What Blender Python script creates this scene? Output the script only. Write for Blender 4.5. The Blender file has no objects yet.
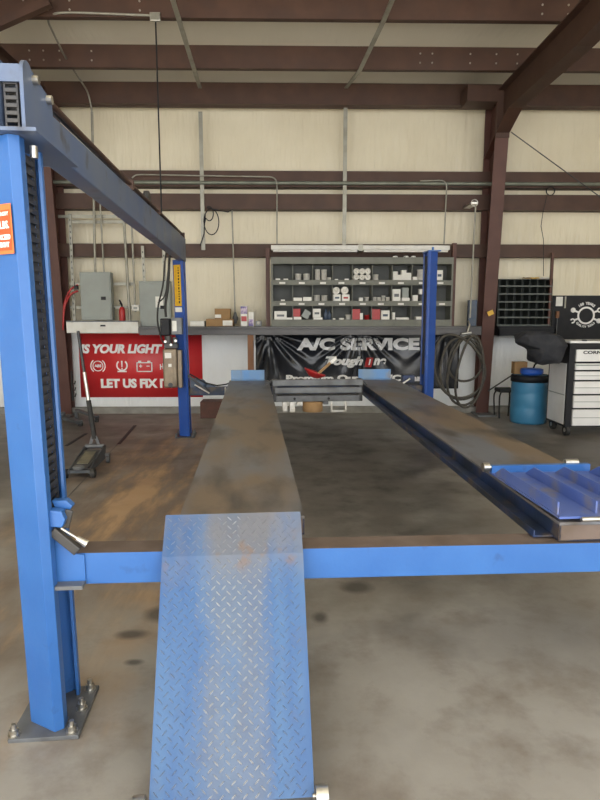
import bpy, bmesh, math, random
from mathutils import Vector, Matrix
random.seed(7)
C = bpy.context.scene.collection
R = math.radians
# ------------------------------------------------------------------ camera numbers (measured from the photograph)
F = 600.; PIT = R(7.97); YAW = R(1.03); H = 1.59; TH = R(3.64)
_cp, _sp, _cy, _sy = math.cos(PIT), math.sin(PIT), math.cos(YAW), math.sin(YAW)
FW = (_sy*_cp, _cy*_cp, -_sp); RT = (_cy, -_sy, 0); UP = (_sy*_sp, _cy*_sp, _cp)
def ray(x, y):
    a = (x-300)/F; b = (400-y)/F
    return Vector([FW[i]+a*RT[i]+b*UP[i] for i in range(3)])
def at(x, y, Y):
    r = ray(x, y); t = Y/r.y; return Vector((r.x*t, Y, H+r.z*t))
def atz(x, y, Z=0.):
    r = ray(x, y); t = (Z-H)/r.z; return Vector((r.x*t, r.y*t, Z))
def LW(x, y, z=0.):      # lift frame -> world
    c, s = math.cos(TH), math.sin(TH); return Vector((x*c-y*s, x*s+y*c, z))

# ------------------------------------------------------------------ materials
def mat(name, c1, c2=None, scale=6., lo=.35, hi=.7, rough=.5, metal=0., bump=0., bscale=40., stretch=(1, 1, 1), c3=None, s3=3., lo3=.55, hi3=.7, rvar=0., coords='Object', spec=.5, bdist=.01, emis=0.):
    m = bpy.data.materials.new(name); m.use_nodes = True
    nt = m.node_tree; N = nt.nodes; L = nt.links
    b = N['Principled BSDF']
    b.inputs['Roughness'].default_value = rough; b.inputs['Metallic'].default_value = metal
    b.inputs['Specular IOR Level'].default_value = spec
    tc = N.new('ShaderNodeTexCoord'); mp = N.new('ShaderNodeMapping'); mp.inputs['Scale'].default_value = stretch
    L.new(tc.outputs[coords], mp.inputs['Vector'])
    def noise(sc, det=5.):
        n = N.new('ShaderNodeTexNoise'); n.inputs['Scale'].default_value = sc; n.inputs['Detail'].default_value = det
        L.new(mp.outputs[0], n.inputs['Vector']); return n
    def ramp(n, a, c):
        r = N.new('ShaderNodeMapRange'); r.inputs[1].default_value = a; r.inputs[2].default_value = c
        L.new(n.outputs['Fac'], r.inputs[0]); return r
    def mix(f, A, B):
        x = N.new('ShaderNodeMix'); x.data_type = 'RGBA'
        L.new(f, x.inputs[0])
        for k, v in ((6, A), (7, B)):
            if isinstance(v, tuple): x.inputs[k].default_value = (*v, 1)
            else: L.new(v, x.inputs[k])
        return x.outputs[2]
    col = tuple(c1)
    if c2:
        r = ramp(noise(scale), lo, hi); col = mix(r.outputs[0], tuple(c1), tuple(c2))
        if rvar:
            rr = N.new('ShaderNodeMapRange'); rr.inputs[3].default_value = rough; rr.inputs[4].default_value = rough+rvar
            L.new(r.outputs[0], rr.inputs[0]); L.new(rr.outputs[0], b.inputs['Roughness'])
    if c3:
        r = ramp(noise(s3, 8.), lo3, hi3); col = mix(r.outputs[0], col, tuple(c3))
    if isinstance(col, tuple): b.inputs['Base Color'].default_value = (*col, 1)
    else: L.new(col, b.inputs['Base Color'])
    if bump:
        bn = N.new('ShaderNodeBump'); bn.inputs['Strength'].default_value = bump; bn.inputs['Distance'].default_value = bdist
        L.new(noise(bscale, 4.).outputs['Fac'], bn.inputs['Height']); L.new(bn.outputs[0], b.inputs['Normal'])
    m['mix'] = 0
    return m

M = {}
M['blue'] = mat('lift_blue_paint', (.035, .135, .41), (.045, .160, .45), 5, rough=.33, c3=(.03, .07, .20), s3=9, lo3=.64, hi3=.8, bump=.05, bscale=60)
M['blue_dirty'] = mat('grimy_blue_paint', (.018, .04, .12), (.012, .018, .03), 4, .35, .65, rough=.42, c3=(.10, .075, .05), s3=7, lo3=.55, hi3=.7, bump=.1)
M['beam_top'] = mat('dusty_steel_blue_paint', (.07, .12, .26), (.12, .155, .23), 3, .3, .65, rough=.45, c3=(.045, .05, .07), s3=6, lo3=.6, hi3=.75)
M['ramp_blue'] = mat('worn_ramp_blue_paint', (.13, .30, .60), (.20, .31, .46), 3.2, .38, .62, rough=.36, c3=(.25, .23, .21), s3=6, lo3=.56, hi3=.74, stretch=(1.6, .6, .6))
def ramp_mat(name, tread):
    m = bpy.data.materials.new(name); m.use_nodes = True
    nt = m.node_tree; N = nt.nodes; L = nt.links; b = N['Principled BSDF']
    tc = N.new('ShaderNodeTexCoord'); sx = N.new('ShaderNodeSeparateXYZ'); L.new(tc.outputs['Object'], sx.inputs[0])
    def nz(sc, stv, det=6.):
        mp = N.new('ShaderNodeMapping'); mp.inputs['Scale'].default_value = stv; L.new(tc.outputs['Object'], mp.inputs['Vector'])
        n = N.new('ShaderNodeTexNoise'); n.inputs['Scale'].default_value = sc; n.inputs['Detail'].default_value = det; L.new(mp.outputs[0], n.inputs['Vector']); return n.outputs['Fac']
    def mth(op, A, B=0., C_=None):
        x = N.new('ShaderNodeMath'); x.operation = op
        for i, v in enumerate((A, B, C_)):
            if v is None: continue
            if isinstance(v, float): x.inputs[i].default_value = v
            else: L.new(v, x.inputs[i])
        return x.outputs[0]
    def mr(f, a, c, d=0., e=1.):
        r = N.new('ShaderNodeMapRange'); r.inputs[1].default_value = a; r.inputs[2].default_value = c; r.inputs[3].default_value = d; r.inputs[4].default_value = e
        L.new(f, r.inputs[0]); return r.outputs[0]
    def mix(f, A, B):
        x = N.new('ShaderNodeMix'); x.data_type = 'RGBA'; L.new(f, x.inputs[0])
        for k, v in ((6, A), (7, B)):
            if isinstance(v, tuple): x.inputs[k].default_value = (*v, 1)
            else: L.new(v, x.inputs[k])
        return x.outputs[2]
    d = mth('ABSOLUTE', mth('ADD', sx.outputs['X'], .06))
    n1 = nz(3.2, (1.8, .55, .55)); n2 = nz(14., (1, 1, 1)); n3 = nz(5., (2.6, .25, .25))
    wear = mr(mth('ADD', mth('ADD', d, mth('MULTIPLY', mth('SUBTRACT', n1, .5), -.45)), mth('MULTIPLY', mth('SUBTRACT', n3, .5), .25)), .15, .05)
    if tread: wear = mr(wear, 0., 1., .22, 1.)
    blue = mix(mr(n3, .38, .62), (.030, .098, .26), (.052, .132, .285))
    col = mix(mth('MULTIPLY', wear, .72), blue, (.62, .62, .62) if tread else (.125, .15, .19))
    top = mth('MULTIPLY', mr(sx.outputs['Z'], .58, .74), mr(n1, .40, .56, .1, .9))
    col = mix(top, col, (.16, .165, .19))
    rust = mth('MULTIPLY', mr(n2, .54, .66), mr(mth('ABSOLUTE', mth('SUBTRACT', sx.outputs['Z'], .69)), .07, .0, .06, .75))
    col = mix(rust, col, (.22, .13, .07))
    L.new(col, b.inputs['Base Color']); L.new(mr(wear, 0., 1., 0. if not tread else .1, .25 if not tread else .6), b.inputs['Metallic'])
    L.new(mr(n2, .3, .7, .40, .55), b.inputs['Roughness'])
    return m
M['ramp'] = ramp_mat('worn_tread_plate', False); M['ramptread'] = ramp_mat('worn_tread_lozenges', True)
M['tread'] = mat('worn_raised_tread', (.20, .36, .60), (.42, .45, .48), 3.5, .42, .62, rough=.3, metal=.35)
M['deck'] = mat('worn_runway_steel', (.15, .16, .185), (.175, .13, .092), 1.7, .44, .58, rough=.40, c3=(.075, .064, .056), s3=4, lo3=.5, hi3=.68, stretch=(1.2, .45, 1), bump=.15, bscale=90, bdist=.003)
M['rust_top'] = mat('rusty_beam_top', (.16, .12, .10), (.10, .07, .05), 6, rough=.7)
M['dark_steel'] = mat('dark_oily_steel', (.035, .038, .045), (.07, .065, .06), 8, rough=.45, metal=.2)
M['grey_steel'] = mat('grey_steel', (.19, .20, .21), (.10, .10, .10), 6, rough=.5, metal=.3)
M['jackmetal'] = mat('grey_painted_jack', (.09, .10, .11), (.04, .04, .042), 7, rough=.5)
M['bright'] = mat('bright_plated_steel', (.62, .61, .58), (.45, .42, .36), 20, rough=.28, metal=.9)
M['galv'] = mat('galvanised_conduit', (.36, .35, .30), (.27, .26, .21), 8, rough=.45, metal=.4)
M['brown'] = mat('red_oxide_steel', (.062, .029, .019), (.086, .042, .027), 4, rough=.6, c3=(.06, .032, .024), s3=3, lo3=.5, hi3=.8)
M['column'] = mat('red_oxide_column', (.080, .029, .021), (.103, .041, .030), 3, rough=.55, c3=(.05, .025, .02), s3=4, lo3=.6, hi3=.8)
M['pipe'] = mat('green_grey_pipe', (.23, .25, .20), (.16, .17, .14), 6, rough=.5, metal=.3)
M['white'] = mat('white_paint', (.72, .71, .67), (.62, .60, .54), 6, rough=.45)
M['whitecab'] = mat('glossy_white_enamel', (.80, .80, .79), (.74, .74, .73), 5, rough=.25)
M['black'] = mat('black_powder_coat', (.010, .011, .014), (.016, .016, .019), 9, rough=.55, spec=.3)
M['rubber'] = mat('black_rubber', (.02, .02, .02), (.035, .033, .03), 12, rough=.7)
M['panelgrey'] = mat('grey_panel_enamel', (.30, .33, .31), (.26, .28, .26), 4, rough=.5)
M['cabgrey'] = mat('grey_green_cabinet_paint', (.19, .195, .165), (.15, .155, .13), 6, rough=.6)
M['cabdark'] = mat('dark_cabinet_back', (.12, .125, .12), (.10, .105, .10), 6, rough=.7)
M['counter'] = mat('dark_counter_steel', (.085, .08, .08), (.05, .045, .045), 5, rough=.35, stretch=(.4, 1, 1))
M['red'] = mat('red_vinyl', (.66, .035, .04), (.60, .03, .035), 3, rough=.4)
M['darkred'] = mat('red_plastic', (.40, .02, .02), rough=.4)
M['orange'] = mat('orange_red_sticker', (.78, .10, .03), (.72, .09, .03), 9, rough=.4)
M['orangebright'] = mat('orange_sticker_border', (.85, .20, .06), rough=.4)
M['yellow'] = mat('yellow_sticker', (.72, .42, .02), (.60, .34, .02), 20, rough=.4)
M['lettering'] = mat('white_lettering', (.85, .84, .82), rough=.45)
M['wood'] = mat('brown_wood', (.26, .12, .055), (.19, .085, .04), 6, stretch=(4, 4, .6), rough=.65)
M['cardboard'] = mat('cardboard', (.36, .22, .10), (.30, .18, .08), 6, rough=.8)
M['paper'] = mat('white_carton', (.82, .81, .76), (.70, .69, .64), 8, rough=.6)
M['tin'] = mat('pale_tin', (.78, .76, .70), (.60, .58, .52), 14, rough=.4)
M['purple'] = mat('purple_carton', (.10, .07, .28), (.60, .50, .60), 9, .45, .55, rough=.5)
M['drum'] = mat('light_blue_plastic', (.055, .24, .42), (.04, .18, .34), 3, rough=.4, bump=.1, bscale=14)
M['lidblue'] = mat('bright_blue_plastic', (.03, .12, .55), rough=.35)
M['tan'] = mat('tan_power_unit_enamel', (.24, .19, .13), (.14, .105, .075), 6, rough=.35, metal=.4)
M['hose'] = mat('dusty_black_hose', (.10, .09, .07), (.055, .05, .042), 10, rough=.6)
M['cloth'] = mat('black_cloth', (.02, .022, .028), (.035, .036, .042), 9, rough=.85, bump=.4, bscale=30)
M['plaque'] = mat('dark_blue_clutter', (.05, .08, .14), (.10, .12, .15), 12, rough=.5)
M['darkwood'] = mat('red_brown_timber', (.13, .055, .04), (.09, .045, .035), 9, rough=.7)

# liner of the wall: vertical pleats
def liner(name, c1, c2, sx, sy, bstr, seamaxis=0, bd=.02):
    m = bpy.data.materials.new(name); m.use_nodes = True
    nt = m.node_tree; N = nt.nodes; L = nt.links; b = N['Principled BSDF']
    b.inputs['Roughness'].default_value = .42
    tc = N.new('ShaderNodeTexCoord')
    def nz(scv, sc, det):
        mp = N.new('ShaderNodeMapping'); mp.inputs['Scale'].default_value = scv; L.new(tc.outputs['Object'], mp.inputs['Vector'])
        n = N.new('ShaderNodeTexNoise'); n.inputs['Scale'].default_value = sc; n.inputs['Detail'].default_value = det
        L.new(mp.outputs[0], n.inputs['Vector']); return n
    a = nz(sx, 3., 4.); g = nz((1, 1, 1), .9, 6.); fine = nz(sy, 9., 3.)
    r = N.new('ShaderNodeMapRange'); r.inputs[1].default_value = .35; r.inputs[2].default_value = .68; L.new(g.outputs['Fac'], r.inputs[0])
    x = N.new('ShaderNodeMix'); x.data_type = 'RGBA'; L.new(r.outputs[0], x.inputs[0])
    x.inputs[6].default_value = (*c1, 1); x.inputs[7].default_value = (*c2, 1); L.new(x.outputs[2], b.inputs['Base Color'])
    ad = N.new('ShaderNodeMath'); ad.operation = 'MULTIPLY_ADD'; L.new(fine.outputs['Fac'], ad.inputs[0]); ad.inputs[1].default_value = .35
    L.new(a.outputs['Fac'], ad.inputs[2])
    bn = N.new('ShaderNodeBump'); bn.inputs['Strength'].default_value = bstr; bn.inputs['Distance'].default_value = bd
    L.new(ad.outputs[0], bn.inputs['Height']); L.new(bn.outputs[0], b.inputs['Normal'])
    return m
M['liner'] = liner('vinyl_wall_liner', (.78, .715, .55), (.69, .62, .46), (2.4, 1, .3), (1.6, 1, .25), .9, bd=.035)
M['roofliner'] = liner('vinyl_roof_liner', (.84, .80, .68), (.77, .73, .61), (1.2, .35, 1), (2, .3, 1), .6)
M['lowwall'] = liner('white_lower_wall', (.84, .86, .87), (.76, .78, .79), (2.0, 1, .4), (1.6, 1, .3), .9, bd=.035)

# floor: concrete with oily brown traffic marks
def floor_mat():
    m = bpy.data.materials.new('stained_concrete'); m.use_nodes = True
    nt = m.node_tree; N = nt.nodes; L = nt.links; b = N['Principled BSDF']
    tc = N.new('ShaderNodeTexCoord')
    def nz(scv, sc, det, rg=.5):
        mp = N.new('ShaderNodeMapping'); mp.inputs['Scale'].default_value = scv; L.new(tc.outputs['Object'], mp.inputs['Vector'])
        n = N.new('ShaderNodeTexNoise'); n.inputs['Scale'].default_value = sc; n.inputs['Detail'].default_value = det; n.inputs['Roughness'].default_value = rg
        L.new(mp.outputs[0], n.inputs['Vector']); return n.outputs['Fac']
    def mr(f, a, c, d=0., e=1.):
        r = N.new('ShaderNodeMapRange'); r.inputs[1].default_value = a; r.inputs[2].default_value = c; r.inputs[3].default_value = d; r.inputs[4].default_value = e
        L.new(f, r.inputs[0]); return r.outputs[0]
    def mth(op, A, B):
        x = N.new('ShaderNodeMath'); x.operation = op
        for i, v in enumerate((A, B)):
            if isinstance(v, float): x.inputs[i].default_value = v
            else: L.new(v, x.inputs[i])
        return x.outputs[0]
    def mix(f, A, B):
        x = N.new('ShaderNodeMix'); x.data_type = 'RGBA'; L.new(f, x.inputs[0])
        for k, v in ((6, A), (7, B)):
            if isinstance(v, tuple): x.inputs[k].default_value = (*v, 1)
            else: L.new(v, x.inputs[k])
        return x.outputs[2]
    def spot(cx, cy, rx, ry, rot=0.):     # a stain with a ragged edge
        mp = N.new('ShaderNodeMapping'); mp.vector_type = 'TEXTURE'
        mp.inputs['Location'].default_value = (cx, cy, 0); mp.inputs['Scale'].default_value = (rx, ry, 1); mp.inputs['Rotation'].default_value = (0, 0, rot)
        L.new(tc.outputs['Object'], mp.inputs['Vector'])
        ln = N.new('ShaderNodeVectorMath'); ln.operation = 'LENGTH'; L.new(mp.outputs[0], ln.inputs[0])
        d = mth('ADD', ln.outputs['Value'], mth('MULTIPLY', mth('SUBTRACT', nz((1, 1, 1), 2.2, 6.), .5), 1.6))
        return mr(d, 1.15, .45)
    big = nz((1, 1, 1), .8, 8., .6); mid = nz((1, 1, 1), 3.1, 8., .65); fine = nz((1, 1, 1), 22., 6., .7)
    col = mix(mr(big, .38, .62), (.335, .318, .290), (.25, .228, .198))
    col = mix(mr(mid, .48, .75), col, (.17, .14, .115))
    streak = nz((1.2, .25, 1), 2.6, 7., .6)
    rust = mth('MULTIPLY', spot(-1.40, 5.6, .95, 3.4, .05), mr(streak, .34, .56, .25, 1.))
    col = mix(rust, col, mix(mr(streak, .45, .58), (.13, .08, .05), (.42, .28, .16)))
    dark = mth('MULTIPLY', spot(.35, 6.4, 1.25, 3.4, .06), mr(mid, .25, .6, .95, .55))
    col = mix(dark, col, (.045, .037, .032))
    mat1 = spot(-2.95, 7.3, 1.45, 3.1, .10)
    col = mix(mth('MULTIPLY', mat1, .85), col, (.085, .075, .07))
    rd = spot(3.4, 6.6, 2.2, 1.9, 0.)
    col = mix(mth('MULTIPLY', rd, .75), col, (.06, .05, .045))
    for cx, cy, rx, ry in ((-.70, 3.05, .10, .09), (-.55, 3.25, .06, .05), (-.45, 2.75, .08, .05), (.40, 3.35, .10, .08), (.16, 3.0, .05, .07), (-.80, 2.85, .09, .05), (-.72, 2.6, .05, .03)):
        mp = spot(cx, cy, rx, ry); col = mix(mth('MULTIPLY', mp, .75), col, (.045, .04, .037))
    col = mix(mr(fine, .62, .8, 0., .5), col, (.26, .24, .21))
    L.new(col, b.inputs['Base Color'])
    L.new(mr(mid, .35, .7, .62, .42), b.inputs['Roughness'])
    bn = N.new('ShaderNodeBump'); bn.inputs['Strength'].default_value = .25; bn.inputs['Distance'].default_value = .004
    L.new(fine, bn.inputs['Height']); L.new(bn.outputs[0], b.inputs['Normal'])
    return m
M['floor'] = floor_mat()
# glossy black vinyl banner with folds
M['banner'] = mat('glossy_black_vinyl', (.012, .014, .018), (.02, .022, .028), 5, rough=.17, bump=0)

# ------------------------------------------------------------------ mesh builder
class MB:
    def __init__(s): s.v = []; s.f = []; s.m = []; s.sm = []
    def add(s, vs, fs, mi=0, smooth=False):
        o = len(s.v); s.v += [Vector(v) for v in vs]; s.f += [[i+o for i in f] for f in fs]; s.m += [mi]*len(fs); s.sm += [smooth]*len(fs); return s
    def box(s, x0, x1, y0, y1, z0, z1, mi=0, M4=None):
        x0, x1 = sorted((x0, x1)); y0, y1 = sorted((y0, y1)); z0, z1 = sorted((z0, z1))
        vs = [Vector((x, y, z)) for z in (z0, z1) for y in (y0, y1) for x in (x0, x1)]
        if M4: vs = [M4 @ v for v in vs]
        return s.add(vs, [(0, 2, 3, 1), (4, 5, 7, 6), (0, 1, 5, 4), (2, 6, 7, 3), (0, 4, 6, 2), (1, 3, 7, 5)], mi)
    def bar(s, a, b, w, h=None, mi=0, up=(0, 0, 1)):      # rectangular bar between two points
        a, b = Vector(a), Vector(b); h = h or w; d = (b-a).normalized(); u = Vector(up)
        if abs(d.dot(u)) > .98: u = Vector((0, 1, 0))
        sd = d.cross(u).normalized(); u = sd.cross(d).normalized()
        vs = [p+sd*i*w/2+u*j*h/2 for p in (a, b) for i, j in ((-1, -1), (1, -1), (1, 1), (-1, 1))]
        return s.add(vs, [(3, 2, 1, 0), (4, 5, 6, 7), (0, 1, 5, 4), (1, 2, 6, 5), (2, 3, 7, 6), (3, 0, 4, 7)], mi)
    def cyl(s, a, b, r, r2=None, n=16, mi=0, caps=True):
        a, b = Vector(a), Vector(b); r2 = r if r2 is None else r2; d = (b-a).normalized()
        u = Vector((0, 0, 1)) if abs(d.z) < .9 else Vector((1, 0, 0)); e1 = d.cross(u).normalized(); e2 = d.cross(e1)
        vs = [p+(e1*math.cos(2*math.pi*k/n)+e2*math.sin(2*math.pi*k/n))*q for p, q in ((a, r), (b, r2)) for k in range(n)]
        s.add(vs, [(k, k+n, (k+1) % n+n, (k+1) % n) for k in range(n)], mi, True)
        if caps: s.add(vs, [tuple(range(n)), tuple(range(2*n-1, n-1, -1))], mi)
        return s
    def lathe(s, c, prof, n=24, mi=0, axis='z'):          # prof: (r, h)
        c = Vector(c); vs = []
        for r, h in prof:
            for k in range(n):
                a = 2*math.pi*k/n; p = (r*math.cos(a), r*math.sin(a), h)
                if axis == 'y': p = (p[0], -p[2], p[1])
                if axis == 'x': p = (p[2], p[0], p[1])
                vs.append(c+Vector(p))
        fs = [(i*n+k, i*n+(k+1) % n, (i+1)*n+(k+1) % n, (i+1)*n+k) for i in range(len(prof)-1) for k in range(n)]
        s.add(vs, fs, mi, True); return s
    def tube(s, pts, r, n=8, mi=0, closed=False):
        pts = [Vector(p) for p in pts]; vs = []; P = len(pts); pe = None
        for i, p in enumerate(pts):
            q0 = pts[(i-1) % P] if (i or closed) else p; q1 = pts[(i+1) % P] if (i < P-1 or closed) else p
            d = (q1-q0).normalized()
            if pe is None:
                u = Vector((0, 0, 1)) if abs(d.z) < .9 else Vector((1, 0, 0)); e = d.cross(u).normalized()
            else: e = (pe-d*pe.dot(d)).normalized()
            pe = e; e2 = d.cross(e)
            vs += [p+(e*math.cos(2*math.pi*k/n)+e2*math.sin(2*math.pi*k/n))*r for k in range(n)]
        T = P if closed else P-1
        fs = [(i*n+k, i*n+(k+1) % n, ((i+1) % P)*n+(k+1) % n, ((i+1) % P)*n+k) for i in range(T) for k in range(n)]
        s.add(vs, fs, mi, True)
        if not closed: s.add(vs, [tuple(range(n-1, -1, -1)), tuple(range((P-1)*n, P*n))], mi)
        return s
    def prism(s, poly, d, base=None, mi=0):               # poly: list of 3D points (planar), extruded by vector d
        a = [Vector(p) for p in poly]; n = len(a); d = Vector(d); vs = a+[p+d for p in a]
        return s.add(vs, [tuple(range(n)), tuple(range(2*n-1, n-1, -1))]+[(i, i+n, (i+1) % n+n, (i+1) % n) for i in range(n)], mi)
    def ribbon(s, path, t, z0, z1, mi=0, top=None):       # bent sheet of thickness t, extruded in z (path 2D)
        P = [Vector((p[0], p[1])) for p in path]; off = []
        for i, p in enumerate(P):
            d = (P[min(i+1, len(P)-1)]-P[max(i-1, 0)]).normalized(); off.append(p+Vector((-d.y, d.x))*t)
        lo = P+off[::-1]
        pts = [(p.x, p.y, z0) for p in lo]; n = len(pts); k = len(P)
        vs = [Vector(p) for p in pts]+[Vector((p[0], p[1], z1)) for p in pts]
        fs = [(i, (i+1) % n, (i+1) % n+n, i+n) for i in range(n)]
        for i in range(k-1):
            q = (i, i+1, n-2-i, n-1-i); fs += [q[::-1], tuple(j+n for j in q)]
        return s.add(vs, fs, mi)
    def build(s, name, mats, parent=None, bevel=0., loc=None, seg=2):
        me = bpy.data.meshes.new(name)
        o0 = Vector(loc) if loc is not None else Vector((0, 0, 0))
        me.from_pydata([v-o0 for v in s.v], [], s.f)
        for p, mi, sm in zip(me.polygons, s.m, s.sm): p.material_index = mi; p.use_smooth = sm
        bm = bmesh.new(); bm.from_mesh(me); bmesh.ops.recalc_face_normals(bm, faces=bm.faces); bm.to_mesh(me); bm.free()
        for k in (mats if isinstance(mats, (list, tuple)) else [mats]): me.materials.append(M[k] if isinstance(k, str) else k)
        o = bpy.data.objects.new(name, me); C.objects.link(o); o.location = o0
        if parent: o.parent = parent
        if bevel:
            bv = o.modifiers.new('bevel', 'BEVEL'); bv.width = bevel; bv.segments = seg; bv.limit_method = 'ANGLE'; bv.angle_limit = R(40)
        return o
def tag(o, label=None, cat=None, group=None, kind=None):
    for k, v in (('label', label), ('category', cat), ('group', group), ('kind', kind)):
        if v: o[k] = v
    return o
def thing(name, label, cat, loc=(0, 0, 0), rz=0., group=None):
    o = bpy.data.objects.new(name, None); C.objects.link(o); o.location = loc; o.rotation_euler = (0, 0, rz); o.empty_display_size = .1
    return tag(o, label, cat, group)
def struct(name, mb, mats, **k):
    o = mb.build(name, mats, **k); o['kind'] = 'structure'; return o
def text_mesh(s, size, bold=0., shear=0., align='CENTER', extrude=.0015, space=1., sx=1.):
    cu = bpy.data.curves.new('t', 'FONT'); cu.body = s; cu.size = size; cu.offset = bold; cu.shear = shear; cu.align_x = align; cu.align_y = 'CENTER'
    cu.extrude = extrude; cu.space_character = space; cu.resolution_u = 3
    o = bpy.data.objects.new('t', cu); C.objects.link(o); bpy.context.view_layer.update()
    me = bpy.data.meshes.new_from_object(o.evaluated_get(bpy.context.evaluated_depsgraph_get()))
    bpy.data.objects.remove(o); bpy.data.curves.remove(cu)
    vs = [Vector((v.co.x*sx, v.co.y, v.co.z)) for v in me.vertices]; fs = [tuple(p.vertices) for p in me.polygons]
    bpy.data.meshes.remove(me); return vs, fs
def put_text(mb, s, size, pos, M3=None, mi=0, fit=None, **k):   # text facing -Y at pos (or through matrix M3); fit: wanted width
    vs, fs = text_mesh(s, size, **k)
    if fit:
        w = max(v.x for v in vs)-min(v.x for v in vs); q = fit/w; vs = [Vector((v.x*q, v.y, v.z)) for v in vs]
    if M3 is None: M3 = Matrix.Rotation(R(90), 3, 'X')
    mb.add([M3 @ v+Vector(pos) for v in vs], fs, mi)
def tpt(m4, v): return m4 @ Vector(v)

# ================================================================== THE SETTING
YW = 9.95
b = MB(); b.box(-10, 10, -3.2, 10.4, -.2, 0); struct('floor', b, 'floor')
b = MB(); b.box(-14, 14, -16, -3.2, -.2, 0); struct('apron', b, mat('pale_concrete_apron', (.50, .48, .43), (.42, .40, .36), 2, rough=.8)).name = 'floor.001'
b = MB(); b.box(-10, 10, YW, YW+.1, 1.36, 5.3); struct('wall_back', b, 'liner')
b = MB(); b.box(-10, 10, YW-.04, YW+.1, .10, 1.36); struct('wall_back_lower', b, 'lowwall').name = 'wall_back.001'
b = MB(); b.box(-10, 10, YW-.16, YW+.1, 0, .10); struct('baseboard_back', b, mat('concrete_kerb', (.33, .32, .29), (.22, .21, .19), 5, rough=.8))
b = MB(); b.prism([(-10, 10.1, 5.09), (10, 10.1, 5.09), (10, -3.0, 5.75), (-10, -3.0, 5.75)], (0, 0, .08)); struct('ceiling', b, 'roofliner')
b = MB(); b.box(-10.1, -10, -3, 10.4, 0, 5.8); struct('wall_left', b, 'liner')
b = MB(); b.box(10, 10.1, -3, 10.4, 0, 5.8); struct('wall_right', b, 'liner')

def cee(mb, y, z0, z1, x0=-9.9, x1=9.9, lip=.065, t=.006, open_=1):   # C channel along X; open_ = +1: web faces the camera
    mb.box(x0, x1, y-t, y, z0, z1)
    mb.box(x0, x1, y, y+open_*lip, z0, z0+t); mb.box(x0, x1, y, y+open_*lip, z1-t, z1)
    mb.box(x0, x1, y+open_*lip-t, y+open_*lip, z0, z0+.02); mb.box(x0, x1, y+open_*lip-t, y+open_*lip, z1-.02, z1)
def purlin_bolts(mb, y, z0, z1, pxs, row):
    for px in pxs:
        for k in (.3, .7):
            zz = z0+(z1-z0)*k; X = at(px, row, y).x; mb.cyl((X, y-.013, zz), (X, y-.005, zz), .012, n=8, mi=1)
def rowz(r, Y): return at(300, r, Y).z
n = 0
for (y, r0, r1) in ((9.72, 171, 187), (9.72, 194, 209.5), (9.72, 244, 257)):      # wall girts
    n += 1; b = MB(); cee(b, y, rowz(r1, y), rowz(r0, y))
    b.box(-9.9, 9.9, y+.03, YW+.01, rowz(r0, y)-.012, rowz(r0, y)-.006); b.box(-9.9, 9.9, y+.03, YW+.01, rowz(r1, y)+.006, rowz(r1, y)+.012)
    struct('trim_%d' % n, b, 'brown')
# eave strut and roof purlins
for (y, r0, r1, pxs) in ((9.7, 83, 107, ()), (8.6, 46, 69, (30, 44, 60, 92, 420, 432, 470, 496, 517)), (7.45, -4, 19, (24, 48, 70, 140, 542, 568)), (6.3, -80, -52, ()), (5.1, -160, -130, ())):
    n += 1; b = MB(); z1 = min(rowz(r0, y), 5.09+(10.1-y)*.0504); z0 = rowz(r1, y); 
    if y < 7: z0, z1 = 4.95+(7.45-y)*.05, 5.16+(7.45-y)*.05
    cee(b, y, z0, z1, lip=.075)
    purlin_bolts(b, y, z0, z1, pxs, r1-8)
    struct('trim_%d' % n, b, ['brown', 'bright'])
    if y == 9.7:
        n += 1; b = MB(); b.box(-9.9, 9.9, y-.10, y-.005, z0+.005, z0+.02); struct('trim_%d' % n, b, 'brown')

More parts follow.
